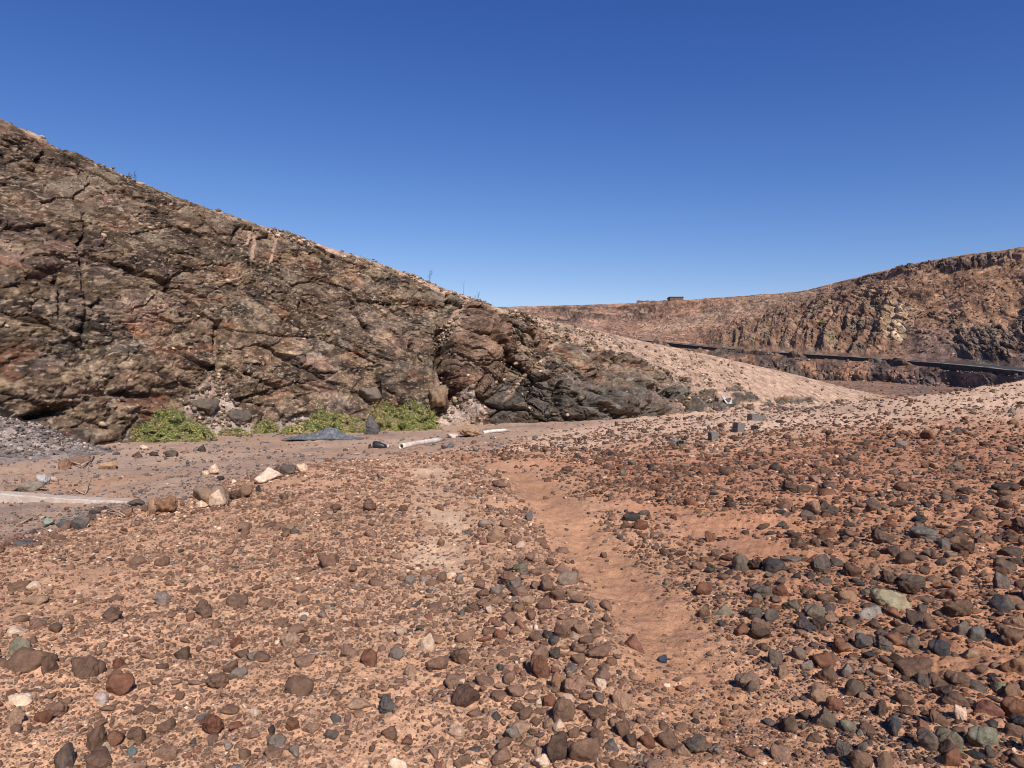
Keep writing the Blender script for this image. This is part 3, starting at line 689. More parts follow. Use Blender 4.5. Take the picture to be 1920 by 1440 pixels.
# --- boulders and notable rocks of the middle distance: px, py of the foot, width, height (photo pixels)
MID = [(395, 948, 74, 40, 'rounded', (.24, .16, .105), 'large brown boulder with a pale broken patch on the bank edge', 3),
 (286, 957, 28, 28, 'angular', (.36, .22, .13), 'squared tan block left of its rougher twin on the bank edge', 1),
 (312, 960, 40, 30, 'rough', (.24, .13, .075), 'rough orange brown rock touching the squared tan block', 2),
 (258, 950, 34, 14, 'flat', 'bluish grey', 'bluish slab lying left of the squared tan block', 0),
 (462, 931, 28, 25, 'rounded', (.17, .10, .066), 'upright brown boulder right of the large pale patched boulder', 2),
 (440, 935, 26, 16, 'rough', 'dark brown', 'small dark brown rock between two brown boulders on the bank', 2),
 (483, 923, 14, 14, 'rounded', 'black', 'small black stone right of the upright brown boulder', 1),
 (505, 902, 44, 26, 'pointed', (.60, .44, .33), 'pointed cream rock on the bank edge', 2),
 (522, 893, 18, 20, 'angular', 'dark brown', 'brown rock just behind the pointed cream rock', 4),
 (541, 890, 30, 20, 'angular', 'dark grey', 'dark grey broken rock between two cream rocks', 2),
 (566, 886, 22, 18, 'rounded', (.62, .45, .30), 'rounded cream rock at the right end of the bank rocks', 3),
 (413, 901, 14, 9, 'angular', 'black', 'small black rock alone on the smooth track by the bank', 3),
 (395, 888, 14, 8, 'flat', (.3, .33, .31), 'small pale green stone on the track above the boulder', 3),
 (118, 880, 28, 22, 'rounded', (.26, .15, .09), 'orange brown boulder at the end of the dark scree', 1),
 (152, 872, 34, 18, 'rough', (.19, .12, .09), 'low brown rock beside the forked dead branch', 3),
 (203, 879, 30, 14, 'rounded', (.33, .20, .115), 'tan oval boulder alone on the stony river bed', 0),
 (60, 920, 46, 20, 'flat', (.24, .20, .16), 'grey brown slab in front of its rock pile at left', 1),
 (57, 906, 28, 20, 'angular', (.30, .19, .13), 'brown and cream block behind the grey brown slab', 2),
 (80, 908, 24, 20, 'angular', (.42, .38, .36), 'light grey angular slab tilted on the rock pile', 3),
 (102, 903, 16, 9, 'rounded', (.50, .36, .26), 'small cream stone right of the rock pile', 3),
 (22, 924, 30, 14, 'rough', (.22, .14, .10), 'brown rock behind the concrete strip at far left', 4),
 (92, 985, 22, 14, 'angular', (.24, .27, .22), 'pale green angular stone on the sandy bed', 2),
 (126, 989, 34, 16, 'flat', (.085, .09, .085), 'long dark green stone on the sandy bed', 4),
 (152, 990, 28, 22, 'angular', 'bluish grey', 'bluish angular stone right of the long dark green one', 0),
 (172, 976, 18, 13, 'rounded', 'dark grey', 'small dark grey stone behind the bluish angular one', 2),
 (181, 961, 24, 10, 'flat', 'dark grey', 'flat dark stone below the twig end', 1),
 (62, 1001, 14, 9, 'rounded', 'dark brown', 'small dark oval stone on clean sand at left', 1),
 (98, 1004, 18, 8, 'rounded', 'brown', 'small brown oval stone right of the dark oval one', 1),
 (45, 1022, 40, 8, 'flat', 'bluish grey', 'low flat bluish stones at the edge of clean sand', 3),
 (880, 818, 42, 16, 'rough', (.40, .26, .16), 'tan boulder lying at the right end of white pipe', 2),
 (848, 820, 22, 7, 'flat', (.55, .47, .41), 'pale flat stone left of the tan boulder', 2),
 (385, 772, 42, 27, 'angular', (.11, .092, .072), 'grey wedge boulder sitting in the scree fan above bush', 0),
 (452, 790, 40, 24, 'rough', (.085, .07, .06), 'dark boulder at the right edge of the scree fan', 3),
 (822, 762, 36, 42, 'rough', (.27, .19, .12), 'tan knobby boulder in the cleft right of the bushes', 2),
 (690, 750, 50, 26, 'angular', (.15, .12, .092), 'grey brown block behind the central bushes', 3),
 (378, 847, 16, 14, 'angular', 'black', 'black rock in the dark stones below the brightest bush', 1),
 (258, 858, 18, 12, 'pointed', 'dark brown', 'pointed dark rock on the river bed gravel', 1),
 (320, 858, 28, 14, 'angular', 'dark grey', 'dark grey broken rock below the brightest bush', 4),
 (290, 855, 18, 8, 'angular', 'black', 'small black rock left of the dark grey broken rock', 2),
 (270, 843, 16, 9, 'rounded', 'cream', 'cream stone at the left foot of the brightest bush', 2),
 (1580, 872, 22, 14, 'rounded', 'dark brown', 'lone brown rock on the red slope at mid height', 2),
 (1790, 882, 28, 18, 'angular', (.19, .135, .095), 'squared brown rock on the red slope near right edge', 1),
 (1750, 878, 20, 11, 'angular', 'tan', 'small tan block left of the squared brown rock', 3),
 (1480, 922, 28, 22, 'rough', 'dark brown', 'rough dark lump on the red slope above the stony patch', 1),
 (1385, 806, 24, 11, 'rounded', 'cream', 'cream stone just behind the leaning concrete block', 1),
 (1488, 826, 20, 11, 'angular', 'tan', 'tan stone on the pale slope right of concrete blocks', 0),
 (1898, 776, 14, 13, 'pointed', 'grey', 'pointed grey stone standing near the right edge of slope', 2),
 (1690, 838, 24, 13, 'angular', 'grey', 'grey broken stone on the slope', 2),
 (1740, 822, 30, 16, 'rough', 'reddish brown', 'reddish lump in the stony upper slope', 3)]
for (px, py, pw_, ph, kd, c, lab, ix) in MID:
    h = hit(px, py, 45); k = h.y / F
    onhill = py < 795 and px < 900
    if onhill:
        # nearest point of the hill surface under that pixel
        m = (np.abs(HILLHX - px) < 40) & (np.abs(HILLHY - py) < 40) & (HILLV < 1)
        qx, qy = proj(HILLP[m]); i = np.argmin((qx - px) ** 2 + (qy - py) ** 2); h = Vector(HILLP[m][i]); k = h.y / F
    ob = place_stone(h, pw_ * k, ph * k, kd, c, 'boulder' if pw_ > 26 else 'stone', idx=ix, label=lab, cat='boulder' if pw_ > 26 else 'stone', tilt=.12, bury=.2)
    if px == 395:
        for (ox, oz, sw, sh) in ((.13, .07, .26, .17), (-.06, .02, .22, .08)):
            ch = place_stone(h + Vector((ox, -.17, oz)), sw, sh, 'angular', (.60, .43, .30), idx=1, tilt=.1, depth=.2); ch.name = 'broken_face'
            ch.parent = ob; ch.matrix_parent_inverse = ob.matrix_basis.inverted()
# cream break on the big boulder is a chip of its own material colour
# --- foreground stones read from the photo: px, py of the foot, w, h, kind, colour [, landmark phrase, label]
NEAR = [
 (45, 1257, 82, 36, 'flat', 'brown', 'big half buried brown rock', 'big half buried flat brown rock at the left edge'),
 (82, 1264, 36, 34, 'angular', 'brown'), (152, 1274, 62, 38, 'rounded', 'brown', 'smooth brown boulder', 'smooth rounded brown boulder near left edge of the gravel'),
 (220, 1305, 52, 40, 'angular', 'reddish brown'), (170, 1407, 42, 40, 'rounded', 'brown', 'round brown stone', 'round brown stone beside a white chip at lower left'),
 (108, 1446, 54, 46, 'angular', 'dark grey', 'dark tilted slab', 'dark tilted slab cut by the bottom edge at left'), (212, 1402, 40, 25, 'rounded', 'reddish brown'),
 (177, 1444, 58, 28, 'rounded', 'brown'), (392, 1382, 42, 38, 'rough', 'reddish brown', 'knobby reddish stone', 'knobby reddish stone with a white chip behind, lower left'),
 (557, 1305, 57, 33, 'rounded', 'brown', 'oval brown cobble', 'oval brown cobble with purple flecks left of the pale spotted slab'), (338, 1238, 34, 22, 'rounded', 'dark brown'),
 (380, 1161, 36, 30, 'rough', 'brown', 'knobby brown stone', 'knobby brown stone alone in the left middle gravel'), (30, 1228, 36, 30, 'angular', 'greenish grey', 'greenish rock', 'greenish angular rock at the left edge above the brown rock'),
 (57, 1212, 20, 17, 'rounded', 'dark grey'), (215, 1255, 30, 20, 'rounded', 'reddish brown'), (443, 1272, 36, 17, 'flat', 'grey'), (187, 1321, 25, 20, 'angular', (.42, .32, .27)),
 (192, 1416, 25, 20, 'angular', 'cream'), (245, 1418, 21, 15, 'angular', (.11, .13, .125)), (475, 1345, 24, 15, 'rounded', 'cream', 'cream pebble', 'cream oval pebble left of the oval brown cobble'),
 (515, 1405, 34, 24, 'rounded', 'grey'), (547, 1372, 27, 23, 'rough', 'reddish brown'), (77, 1356, 30, 19, 'rounded', 'reddish brown'), (25, 1360, 38, 22, 'rough', 'tan'),
 (508, 1378, 16, 15, 'angular', 'black'), (300, 1065, 24, 20, 'angular', 'brown'), (25, 1192, 32, 14, 'flat', 'cream'), (360, 1116, 30, 17, 'angular', 'brown'), (307, 1378, 30, 24, 'rounded', 'brown'),
 (250, 1392, 34, 24, 'rounded', 'brown'), (30, 1110, 40, 16, 'flat', 'brown'), (60, 1110, 28, 18, 'flat', 'cream'), (60, 1136, 44, 16, 'flat', 'tan'), (450, 1238, 30, 18, 'rounded', 'brown'), (470, 1240, 26, 17, 'rounded', 'grey'),
 (440, 1218, 24, 20, 'rough', 'reddish brown'), (400, 1180, 22, 16, 'rounded', 'brown'), (620, 1388, 26, 17, 'angular', 'dark grey'), (628, 1356, 22, 13, 'flat', 'bluish grey'), (455, 1425, 24, 20, 'rounded', 'brown'),
 (872, 1330, 57, 38, 'flat', (.105, .06, .045), 'pale spotted slab', 'dark brown flat slab with a small pale spot on top'),
 (1047, 1434, 42, 52, 'rough', 'dark brown', 'tall dark rock', 'tall rough dark rock at the bottom edge left of the patched boulder'),
 (1097, 1436, 56, 45, 'angular', 'brown', 'big angular brown rock', 'big angular brown rock at the bottom edge right of the tall dark one'),
 (1058, 1355, 44, 42, 'rounded', 'brown', 'round grey brown boulder', 'round grey brown boulder in the row of stones between the tracks'),
 (1013, 1275, 33, 46, 'rounded', 'reddish brown', 'upright rusty stone', 'upright rusty egg shaped stone in the row between the tracks'), (1050, 1297, 32, 34, 'angular', (.26, .14, .08)),
 (1030, 1325, 25, 20, 'rounded', 'reddish brown'), (960, 1389, 32, 26, 'rounded', 'grey', 'grey cobble', 'grey rounded cobble right of the pale spotted slab'), (1168, 1384, 32, 34, 'rounded', 'brown'), (1120, 1357, 40, 28, 'rough', 'brown'),
 (1025, 1112, 30, 30, 'pointed', 'brown', 'brown pyramid stone', 'brown pyramid stone standing between the two wheel tracks'), (690, 1252, 32, 32, 'angular', 'reddish brown', 'reddish block', 'reddish block standing alone in the left wheel track'),
 (743, 1237, 30, 20, 'rounded', 'grey'), (670, 1335, 48, 17, 'flat', 'tan'), (827, 1094, 22, 20, 'rounded', 'brown', 'brown stone on pale sand', 'brown stone alone on the palest patch of sand'), (767, 1099, 18, 20, 'angular', 'grey'),
 (870, 1442, 30, 22, 'rough', 'brown'), (938, 1200, 26, 17, 'rounded', 'reddish brown'), (1028, 1200, 20, 17, 'angular', 'black'), (1040, 1239, 22, 22, 'rough', 'dark grey'), (1052, 1197, 28, 22, 'rounded', 'brown'),
 (1213, 1405, 36, 25, 'rounded', 'reddish brown'), (1253, 1407, 44, 34, 'rounded', 'brown', 'wide brown cobble', 'wide rough brown cobble at the foot of the right track'), (1183, 1402, 27, 26, 'rounded', 'dark brown'),
 (1147, 1250, 22, 16, 'rounded', 'brown'), (1243, 1245, 18, 15, 'angular', (.045, .045, .056), 'bluish black chip', 'bluish black chip alone in the right wheel track'), (1010, 1327, 15, 14, 'angular', 'cream'), (1047, 1372, 24, 16, 'angular', 'cream'),
 (917, 1154, 14, 18, 'angular', 'cream'), (1132, 1048, 15, 12, 'rounded', 'brown'), (727, 1387, 34, 22, 'rounded', 'brown'), (1042, 1129, 40, 22, 'angular', 'brown'), (988, 1138, 30, 18, 'rounded', 'tan'), (972, 1148, 24, 15, 'rounded', 'brown'),
 (905, 1120, 26, 14, 'angular', 'brown'), (930, 1115, 24, 18, 'angular', 'grey'), (1105, 1145, 20, 18, 'angular', 'grey'), (1140, 1168, 18, 14, 'rough', 'brown'), (885, 1150, 30, 18, 'rounded', 'brown'), (865, 1158, 18, 16, 'rounded', 'grey'),
 (1127, 1290, 24, 14, 'flat', 'cream'), (770, 1270, 28, 18, 'rough', 'tan'), (975, 1075, 30, 16, 'rounded', 'greenish grey'), (935, 1315, 30, 17, 'rounded', 'brown'), (1005, 1362, 24, 13, 'flat', 'brown'), (928, 1350, 22, 11, 'rounded', 'dark grey'),
 (1120, 1396, 28, 24, 'rounded', 'brown'), (1076, 1386, 22, 20, 'rounded', 'brown'), (1145, 1410, 26, 20, 'angular', 'bluish grey'), (1085, 1245, 34, 17, 'rounded', 'brown'), (1100, 1208, 28, 15, 'angular', 'brown'),
 (1680, 1139, 64, 27, 'flat', (.27, .225, .14), 'greenish slab', 'flat greenish grey slab on the right slope'), (1765, 1234, 30, 32, 'angular', (.055, .051, .053), 'blue black stone', 'faceted blue black stone right of the greenish slab'),
 (1553, 1369, 44, 36, 'pointed', (.13, .095, .07), 'brown pyramid rock', 'brown pyramid rock at the lower right casting a dark shadow'), (1483, 1374, 38, 30, 'pointed', 'dark brown', 'dark wedge', 'dark wedge stone left of the brown pyramid rock'), (1510, 1354, 27, 20, 'angular', 'black'),
 (1405, 1294, 42, 27, 'rounded', (.17, .115, .085), 'smooth oval cobble', 'smooth oval brown cobble alone right of the wheel track'), (1607, 1309, 36, 34, 'angular', 'dark grey', 'pointed grey stone', 'pointed dark grey stone in the middle of the right stone patch'),
 (1683, 1382, 46, 30, 'rough', (.06, .058, .058), 'black boulder', 'black rough boulder at the lower right'), (1787, 1407, 45, 34, 'rounded', 'greenish grey', 'olive boulder', 'rounded olive boulder at the lower right'),
 (1850, 1407, 48, 38, 'angular', (.17, .155, .11), 'green wedge slab', 'green wedge slab near the lower right corner'), (1805, 1352, 25, 24, 'rough', (.62, .42, .30), 'bright cream stone', 'bright cream stone among dark stones at right'),
 (1720, 1272, 68, 28, 'flat', 'brown', 'long rough brown rock', 'long flat rough brown rock in the right stone patch'), (1557, 1284, 43, 32, 'rounded', 'brown', 'rounded brown cobble', 'rounded brown cobble leaning left of a grey shard'),
 (1547, 1255, 48, 30, 'angular', 'reddish brown'), (1500, 1239, 27, 27, 'rounded', (.13, .10, .08)), (1457, 1249, 33, 26, 'rough', 'dark grey'), (1580, 1229, 33, 28, 'rough', 'reddish brown'), (1673, 1100, 34, 28, 'rough', 'dark brown'),
 (1710, 1117, 40, 26, 'rough', 'dark brown'), (1645, 1082, 26, 22, 'pointed', (.30, .19, .13)), (1593, 1130, 36, 22, 'angular', (.29, .165, .10), 'red tan block', 'red tan block left of the greenish slab'),
 (1392, 1072, 31, 33, 'rounded', (.11, .085, .065), 'round porous boulder', 'round porous dark boulder on the slope right of the track'), (1740, 1014, 46, 22, 'rounded', (.13, .115, .10), 'grey oval boulder', 'grey oval boulder high on the right slope'),
 (1777, 1034, 24, 22, 'angular', 'bluish grey'), (1885, 1107, 34, 28, 'rough', (.13, .10, .08), 'porous boulder', 'porous brown boulder near the right edge'), (1903, 1212, 54, 36, 'rough', 'brown', 'brown rock at the right edge', 'big brown rock cut by the right edge'),
 (1837, 1205, 28, 30, 'angular', (.13, .118, .10)), (1810, 1195, 28, 28, 'rounded', (.14, .115, .09)), (1915, 1272, 52, 36, 'angular', (.24, .13, .07), 'orange brown rock', 'orange brown rock at the right edge'),
 (1767, 1295, 40, 24, 'rough', 'brown'), (1800, 1289, 36, 26, 'rounded', 'brown'), (1465, 1119, 36, 22, 'angular', 'reddish brown'), (1322, 1119, 30, 26, 'rounded', 'reddish brown', 'reddish cobble', 'reddish cobble at the right bank of the wheel track'),
 (1333, 1017, 22, 18, 'rough', 'reddish brown'), (1527, 1027, 25, 18, 'rounded', 'dark brown'), (1657, 1347, 30, 28, 'rough', 'dark brown'), (1570, 1332, 33, 22, 'angular', 'reddish brown'), (1543, 1322, 40, 27, 'angular', (.24, .15, .095)),
 (1857, 1345, 46, 24, 'angular', (.19, .085, .06), 'red slab', 'dark red slab right of the bright cream stone'), (1910, 1349, 42, 36, 'angular', 'reddish brown'), (1640, 1162, 43, 20, 'rough', (.22, .18, .15)), (1537, 1184, 27, 25, 'rough', 'dark brown'),
 (1430, 1200, 44, 24, 'rough', 'dark brown'), (1393, 1192, 30, 18, 'rounded', 'reddish brown'), (1710, 1222, 28, 24, 'rounded', 'dark grey'), (1663, 1225, 34, 28, 'rough', 'dark grey'), (1620, 1442, 44, 28, 'rounded', 'brown'),
 (1667, 1442, 36, 28, 'pointed', 'brown'), (1745, 1409, 38, 36, 'angular', (.15, .11, .085)), (1790, 1442, 34, 34, 'angular', 'reddish brown'), (1307, 1419, 44, 32, 'rough', 'dark grey'), (1343, 1419, 28, 18, 'rounded', 'grey'),
 (1585, 1422, 28, 28, 'rough', 'dark grey'), (1885, 1149, 40, 28, 'angular', 'bluish grey'), (1805, 1162, 48, 32, 'rough', 'brown'), (1322, 1158, 26, 20, 'rounded', 'brown'), (1360, 1155, 32, 20, 'pointed', 'greenish grey'), (1415, 1165, 30, 24, 'rounded', 'dark grey'),
 (1450, 1170, 30, 26, 'rough', 'dark grey'), (1595, 1180, 24, 16, 'rounded', 'brown'), (1642, 1182, 30, 17, 'rounded', 'dark brown'), (1695, 1192, 34, 18, 'rounded', 'brown'), (1625, 1215, 34, 22, 'angular', 'bluish grey'), (1515, 1262, 26, 20, 'angular', 'grey'),
 (1590, 1270, 24, 22, 'angular', 'grey'), (1735, 1250, 30, 16, 'rounded', 'reddish brown'), (1735, 1290, 26, 22, 'rough', 'dark grey'), (1410, 1298, 24, 18, 'rounded', 'dark grey'), (1470, 1275, 30, 24, 'rough', (.20, .12, .075)), (1700, 1322, 34, 20, 'angular', 'brown'),
 (1765, 1362, 34, 26, 'rough', 'brown'), (1645, 1318, 0, 0, None, None), (1530, 1395, 26, 18, 'angular', 'brown'), (1595, 1372, 30, 18, 'flat', 'greenish grey'), (1630, 1378, 28, 20, 'rounded', 'brown'), (1735, 1375, 30, 22, 'pointed', 'reddish brown'),
 (1840, 1300, 34, 18, 'flat', 'dark grey'), (1880, 1300, 30, 20, 'flat', 'greenish grey'), (1905, 1310, 32, 24, 'rough', 'brown'), (1825, 1235, 30, 15, 'flat', 'tan'), (1890, 1180, 0, 0, None, None), (1310, 1070, 24, 16, 'angular', 'brown'), (1420, 1070, 26, 20, 'rough', 'dark brown'),
 (1540, 1075, 28, 20, 'rough', 'dark grey'), (1345, 1045, 20, 15, 'rounded', 'brown'), (1530, 1060, 28, 18, 'angular', 'reddish brown'), (1805, 1080, 28, 18, 'angular', 'brown'), (1880, 1080, 22, 16, 'rounded', 'brown'), (1850, 1020, 26, 18, 'rounded', 'brown'),
 (1670, 990, 24, 15, 'angular', 'reddish brown'), (1560, 968, 28, 14, 'rough', 'dark grey'), (1840, 1010, 24, 16, 'rounded', 'grey')]
placed = []      # (x, y, r)
stones = []      # records for labelling
def put(P3, wm, hm, kind, cname, **kw):
    o = place_stone(P3, wm, hm, kind, cname, bury=random.uniform(.25, .45), **kw)
    stones.append(dict(o=o, p=P3, w=wm, kind=kind, col=cname, lm=None, lab=None)); placed.append((P3[0], P3[1], wm * .5))
    return stones[-1]
def colour_word(c):
    if isinstance(c, str): return c
    return min(PAL, key=lambda k: sum((math.log(a) - math.log(b)) ** 2 for a, b in zip(PAL[k], c)))
for r in NEAR:
    if r[4] is None: continue
    px, py, pw_, ph, kd, c = r[:6]
    h = hit(px, py - ph * .10, 20); k = h.y / F
    s = put(h + Vector((0, pw_ * k * .3, 0)), pw_ * k, ph * k * .93, kd, c)
    if len(r) > 6: s['lm'] = r[6]; s['lab'] = r[7]

# --- all other stones: sampled so that near and far ground are equally stony
def scatter(n, dmin, dmax, smin, smax, expo, wmin, wmax):
    th = rng.uniform(-.98, .98, n); d = 1 / rng.uniform(1 / dmax, 1 / dmin, n)
    x = d * np.tan(th); y = d
    u = rng.random(n); a = 1 - expo
    s = (smin ** a + u * (smax ** a - smin ** a)) ** (1 / a)
    wm = s * d / F
    ok = (wm > wmin) & (wm < wmax); return x[ok], y[ok], wm[ok], s[ok]
def density(x, y):
    med = fbm(x * .7, y * .7, 3, 301); big = fbm(x * .25, y * .25, 3, 305)
    dr = x - rut_x(y)
    rut = np.exp(-((dr + .05 * med) / .41) ** 6) * (.45 + .55 * sstep(3.3, 4.6, y)); lrut = np.exp(-((dr + 1.5 + .15 * med) / .42) ** 4) * sstep(3.8, 5, y)
    f = .55 + .55 * med + .35 * big
    left = dr < -1.9
    f = np.where(left, f * 1.5 + .15, f)
    f = f + .5 * sstep(9, 12, y) * (1 - sstep(17, 24, y)) * (dr > 1.5)
    nr = (1 - sstep(12, 18, y))
    f = f * (1 - .985 * rut * nr) * (1 - .8 * lrut * nr * sstep(-.3, .3, fbm(x * .8, y * .55, 3, 83) + .1))
    f = f * np.where((dr > .5), .75, 1)
    floor = sstep(-.10, -.3, base_z(x, y)) * (x < 8)
    f = f * (1 - .8 * floor)
    return np.clip(f, .008, 1.3)
def zone_cols(x, y, n):
    dr = x - rut_x(y); R = sstep(-.4, 1.0, dr); floor = sstep(-.10, -.3, base_z(x, y)) * (x < 8)
    L = np.array([(.21, .12, .08), (.17, .10, .07), (.26, .155, .10), (.15, .085, .06), (.60, .42, .29), (.42, .28, .19), (.20, .155, .125), (.10, .085, .077), (.20, .09, .06)])
    LP = np.array([.24, .18, .14, .10, .10, .12, .05, .03, .04])
    Rr = np.array([(.115, .068, .047), (.075, .049, .038), (.16, .072, .043), (.10, .077, .062), (.045, .040, .040), (.52, .36, .25), (.22, .13, .085), (.15, .125, .09)])
    RP = np.array([.28, .22, .18, .10, .07, .03, .09, .03])
    FL = np.array([(.14, .12, .115), (.085, .08, .085), (.21, .15, .12), (.40, .30, .23), (.18, .10, .075), (.18, .165, .14)]); FP = np.array([.3, .22, .2, .08, .12, .08])
    cl = L[rng.choice(len(L), n, p=LP / LP.sum())]; cr = Rr[rng.choice(len(Rr), n, p=RP / RP.sum())]; cf = FL[rng.choice(len(FL), n, p=FP / FP.sum())]
    c = np.where((rng.random(n) < R)[:, None], cr, cl); c = np.where((rng.random(n) < floor)[:, None], cf, c)
    return c * rng.uniform(.75, 1.3, n)[:, None]
sets = [scatter(240000, 2.5, 46, 5.0, 42, 2.75, .006, .26), scatter(280000, 2.5, 46, 2.2, 6, 1.9, .004, .26)]
x, y, wm, s = (np.concatenate(q) for q in zip(*sets))
keep = rng.random(len(x)) < density(x, y)
# bigger stones belong to the right-hand patch and the strip between the ruts
dr = x - rut_x(y)
stony = np.clip(sstep(.55, 1.1, dr) * (1 - sstep(5.2, 9, y) * .5) + np.exp(-((dr + .75) / .3) ** 2) * (1 - sstep(5, 8, y)), 0, 1)
keep &= ~((s > 15) & (rng.random(len(x)) > .2 + .8 * stony))
keep &= ~((s > 9) & (dr < -1.8) & (rng.random(len(x)) > .38))
keep &= ~((wm > .11) & (y > 10) & (rng.random(len(x)) > .35))
x, y, wm, s = x[keep], y[keep], wm[keep], s[keep]
o_ = np.argsort(-s); x, y, wm, s = x[o_], y[o_], wm[o_], s[o_]
# no two of the larger stones in the same place
ok = np.ones(len(x), bool); cells = {}
def cell(a, b): return (int(math.floor(a / .3)), int(math.floor(b / .3)))
for (a, b, r_) in placed: cells.setdefault(cell(a, b), []).append((a, b, r_))
big_n = int((s > 5).sum())
for i in range(len(x)):
    r_ = wm[i] * .5; ci_, cj_ = cell(x[i], y[i]); hitq = False
    for di in (-1, 0, 1):
        for dj in (-1, 0, 1):
            for (a, b, rr_) in cells.get((ci_ + di, cj_ + dj), ()):
                if (a - x[i]) ** 2 + (b - y[i]) ** 2 < ((rr_ + r_) * .86) ** 2: hitq = True; break
            if hitq: break
        if hitq: break
    if hitq: ok[i] = False
    elif i < big_n: cells.setdefault((ci_, cj_), []).append((x[i], y[i], r_))
x, y, wm, s = x[ok], y[ok], wm[ok], s[ok]
z = ground_z(x, y); cols = zone_cols(x, y, len(x))
paleb = (s > 10) & (cols[:, 0] > .32) & (rng.random(len(x)) > .2); cols[paleb] = np.array((.17, .098, .066)) * rng.uniform(.7, 1.3, int(paleb.sum()))[:, None]
vis = (np.abs(x / y) < .73) & (720 + (EYE - z) * F / y < 1470)
NTOP = 300 - len(stones) - 22
top = np.zeros(len(x), bool); ti = np.where(vis)[0][:NTOP]; top[ti] = True
knames = list(KINDS)
for i in ti:
    kd = random.choices(knames, [4, 4, 3, 3, .6])[0]
    put(Vector((x[i], y[i], z[i])), wm[i], wm[i] * {'rounded': .62, 'rough': .65, 'angular': .66, 'flat': .36, 'pointed': .8}[kd] * random.uniform(.75, 1.05), kd, tuple(cols[i]))
# labels
LM = [q for q in stones if q['lm']]
groups = {}
for q in stones:
    if q['lab']:
        tag(q['o'], q['lab'], 'stone', 'stones lying on the foreground slope'); continue
    l = min(LM, key=lambda m: (m['p'] - q['p']).length); v = q['p'] - l['p']
    dirn = ('right of' if v.x > 0 else 'left of') if abs(v.x) * 1.2 > abs(v.y) else ('behind' if v.y > 0 else 'in front of')
    groups.setdefault((colour_word(q['col']), q['kind'], dirn, l['lm']), []).append((v.length, q))
ORD = ['nearest', 'second nearest', 'third nearest', 'fourth nearest', 'fifth nearest', 'sixth nearest', 'seventh nearest', 'eighth nearest', 'ninth nearest', 'tenth nearest']
for (c, kd, dirn, lm), lst in groups.items():
    lst.sort(key=lambda t: t[0])
    for n_, (_, q) in enumerate(lst):
        szw = 'small ' if q['w'] < .06 else ('' if q['w'] < .11 else 'large ')
        lab = f'{szw}{c} {kd} stone {dirn} the {lm}'
        if len(lst) > 1: lab = f'{ORD[min(n_, 9)]} {c} {kd} stone {dirn} the {lm}'
        tag(q['o'], lab, 'stone', 'stones lying on the foreground slope')
sl_ = next(q for q in stones if q['lm'] == 'pale spotted slab')
ch = place_stone(sl_['p'] + Vector((-.018, .0, sl_['o'].scale.z * .4 * .62)), .028, .02, 'rounded', (.52, .36, .25), idx=0, tilt=.05); ch.name = 'pale_spot'
ch.parent = sl_['o']; ch.matrix_parent_inverse = sl_['o'].matrix_basis.inverted()

# --- gravel: every other pebble in one mesh
def merge_stones(x, y, z, wm, cols, dirs, faces, seed, shapes, bury=.36, tiltm=.3, squash=(.35, .75)):
    n = len(x); r = np.random.default_rng(seed)
    k = len(dirs); vs_ = [stone_shape(dirs, seed + 10 + j, shapes[j % len(shapes)], .04, .62, 10) for j in range(10)]
    vi = r.integers(0, 10, n); base = np.stack(vs_)[vi]            # n,k,3
    sc_ = np.stack([wm, wm * r.uniform(.7, 1.15, n), wm * r.uniform(*squash, n) / .62], 1)
    v = base * sc_[:, None, :]
    a = r.uniform(0, 2 * np.pi, n); tx = r.normal(0, tiltm, n)
    cx_, sx_ = np.cos(tx)[:, None], np.sin(tx)[:, None]
    yy = v[..., 1] * cx_ - v[..., 2] * sx_; zz = v[..., 1] * sx_ + v[..., 2] * cx_; xx = v[..., 0]
    ca_, sa_ = np.cos(a)[:, None], np.sin(a)[:, None]
    X = xx * ca_ - yy * sa_ + x[:, None]; Y = xx * sa_ + yy * ca_ + y[:, None]
    Z = zz + (z + sc_[:, 2] * .62 * (.5 - bury * r.uniform(.5, 1.3, n)))[:, None]
    V = np.stack([X, Y, Z], -1).reshape(-1, 3)
    Fc = (faces[None] + (np.arange(n) * k)[:, None, None]).reshape(-1, faces.shape[1])
    return V, Fc, np.repeat(cols, k, 0)
rest = ~top
parts = []
for lo, hi, dd_, ff in ((11, 99, D3, F3), (5.5, 11, D1, F1_), (0, 5.5, D0, F0)):
    m = rest & (s >= lo) & (s < hi)
    if lo == 11: dd_, ff = D2, F2_
    parts.append(merge_stones(x[m], y[m], z[m], wm[m], cols[m], dd_, ff, 400 + int(lo), (9, 14, 20, 30)))
def join(parts):
    off = 0; Vs = []; Fs = []; Cs = []
    for V, Fc, Cc in parts: Vs.append(V); Fs.append(Fc + off); Cs.append(Cc); off += len(V)
    return np.concatenate(Vs), np.concatenate(Fs), np.concatenate(Cs)
th_ = rng.uniform(-.1, .72, 5000); d_ = 1 / rng.uniform(1 / 125, 1 / 44, 5000); xv = d_ * np.tan(th_)
parts.append(merge_stones(xv, d_, ground_z(xv, d_), .09 * 6 ** rng.random(5000) ** 2, np.array([(.12, .09, .075), (.2, .14, .11), (.09, .07, .06), (.36, .26, .2)])[rng.choice(4, 5000, p=[.4, .3, .22, .08])], D0, F0, 433, (9, 14, 20)))
V, Fc, Cc = join(parts)
me = np_mesh('gravel', V, Fc, Cc); o = link('gravel', me, M_GRAVEL)
tag(o, 'brown and cream gravel strewn over the sandy foreground', 'gravel', kind='stuff')

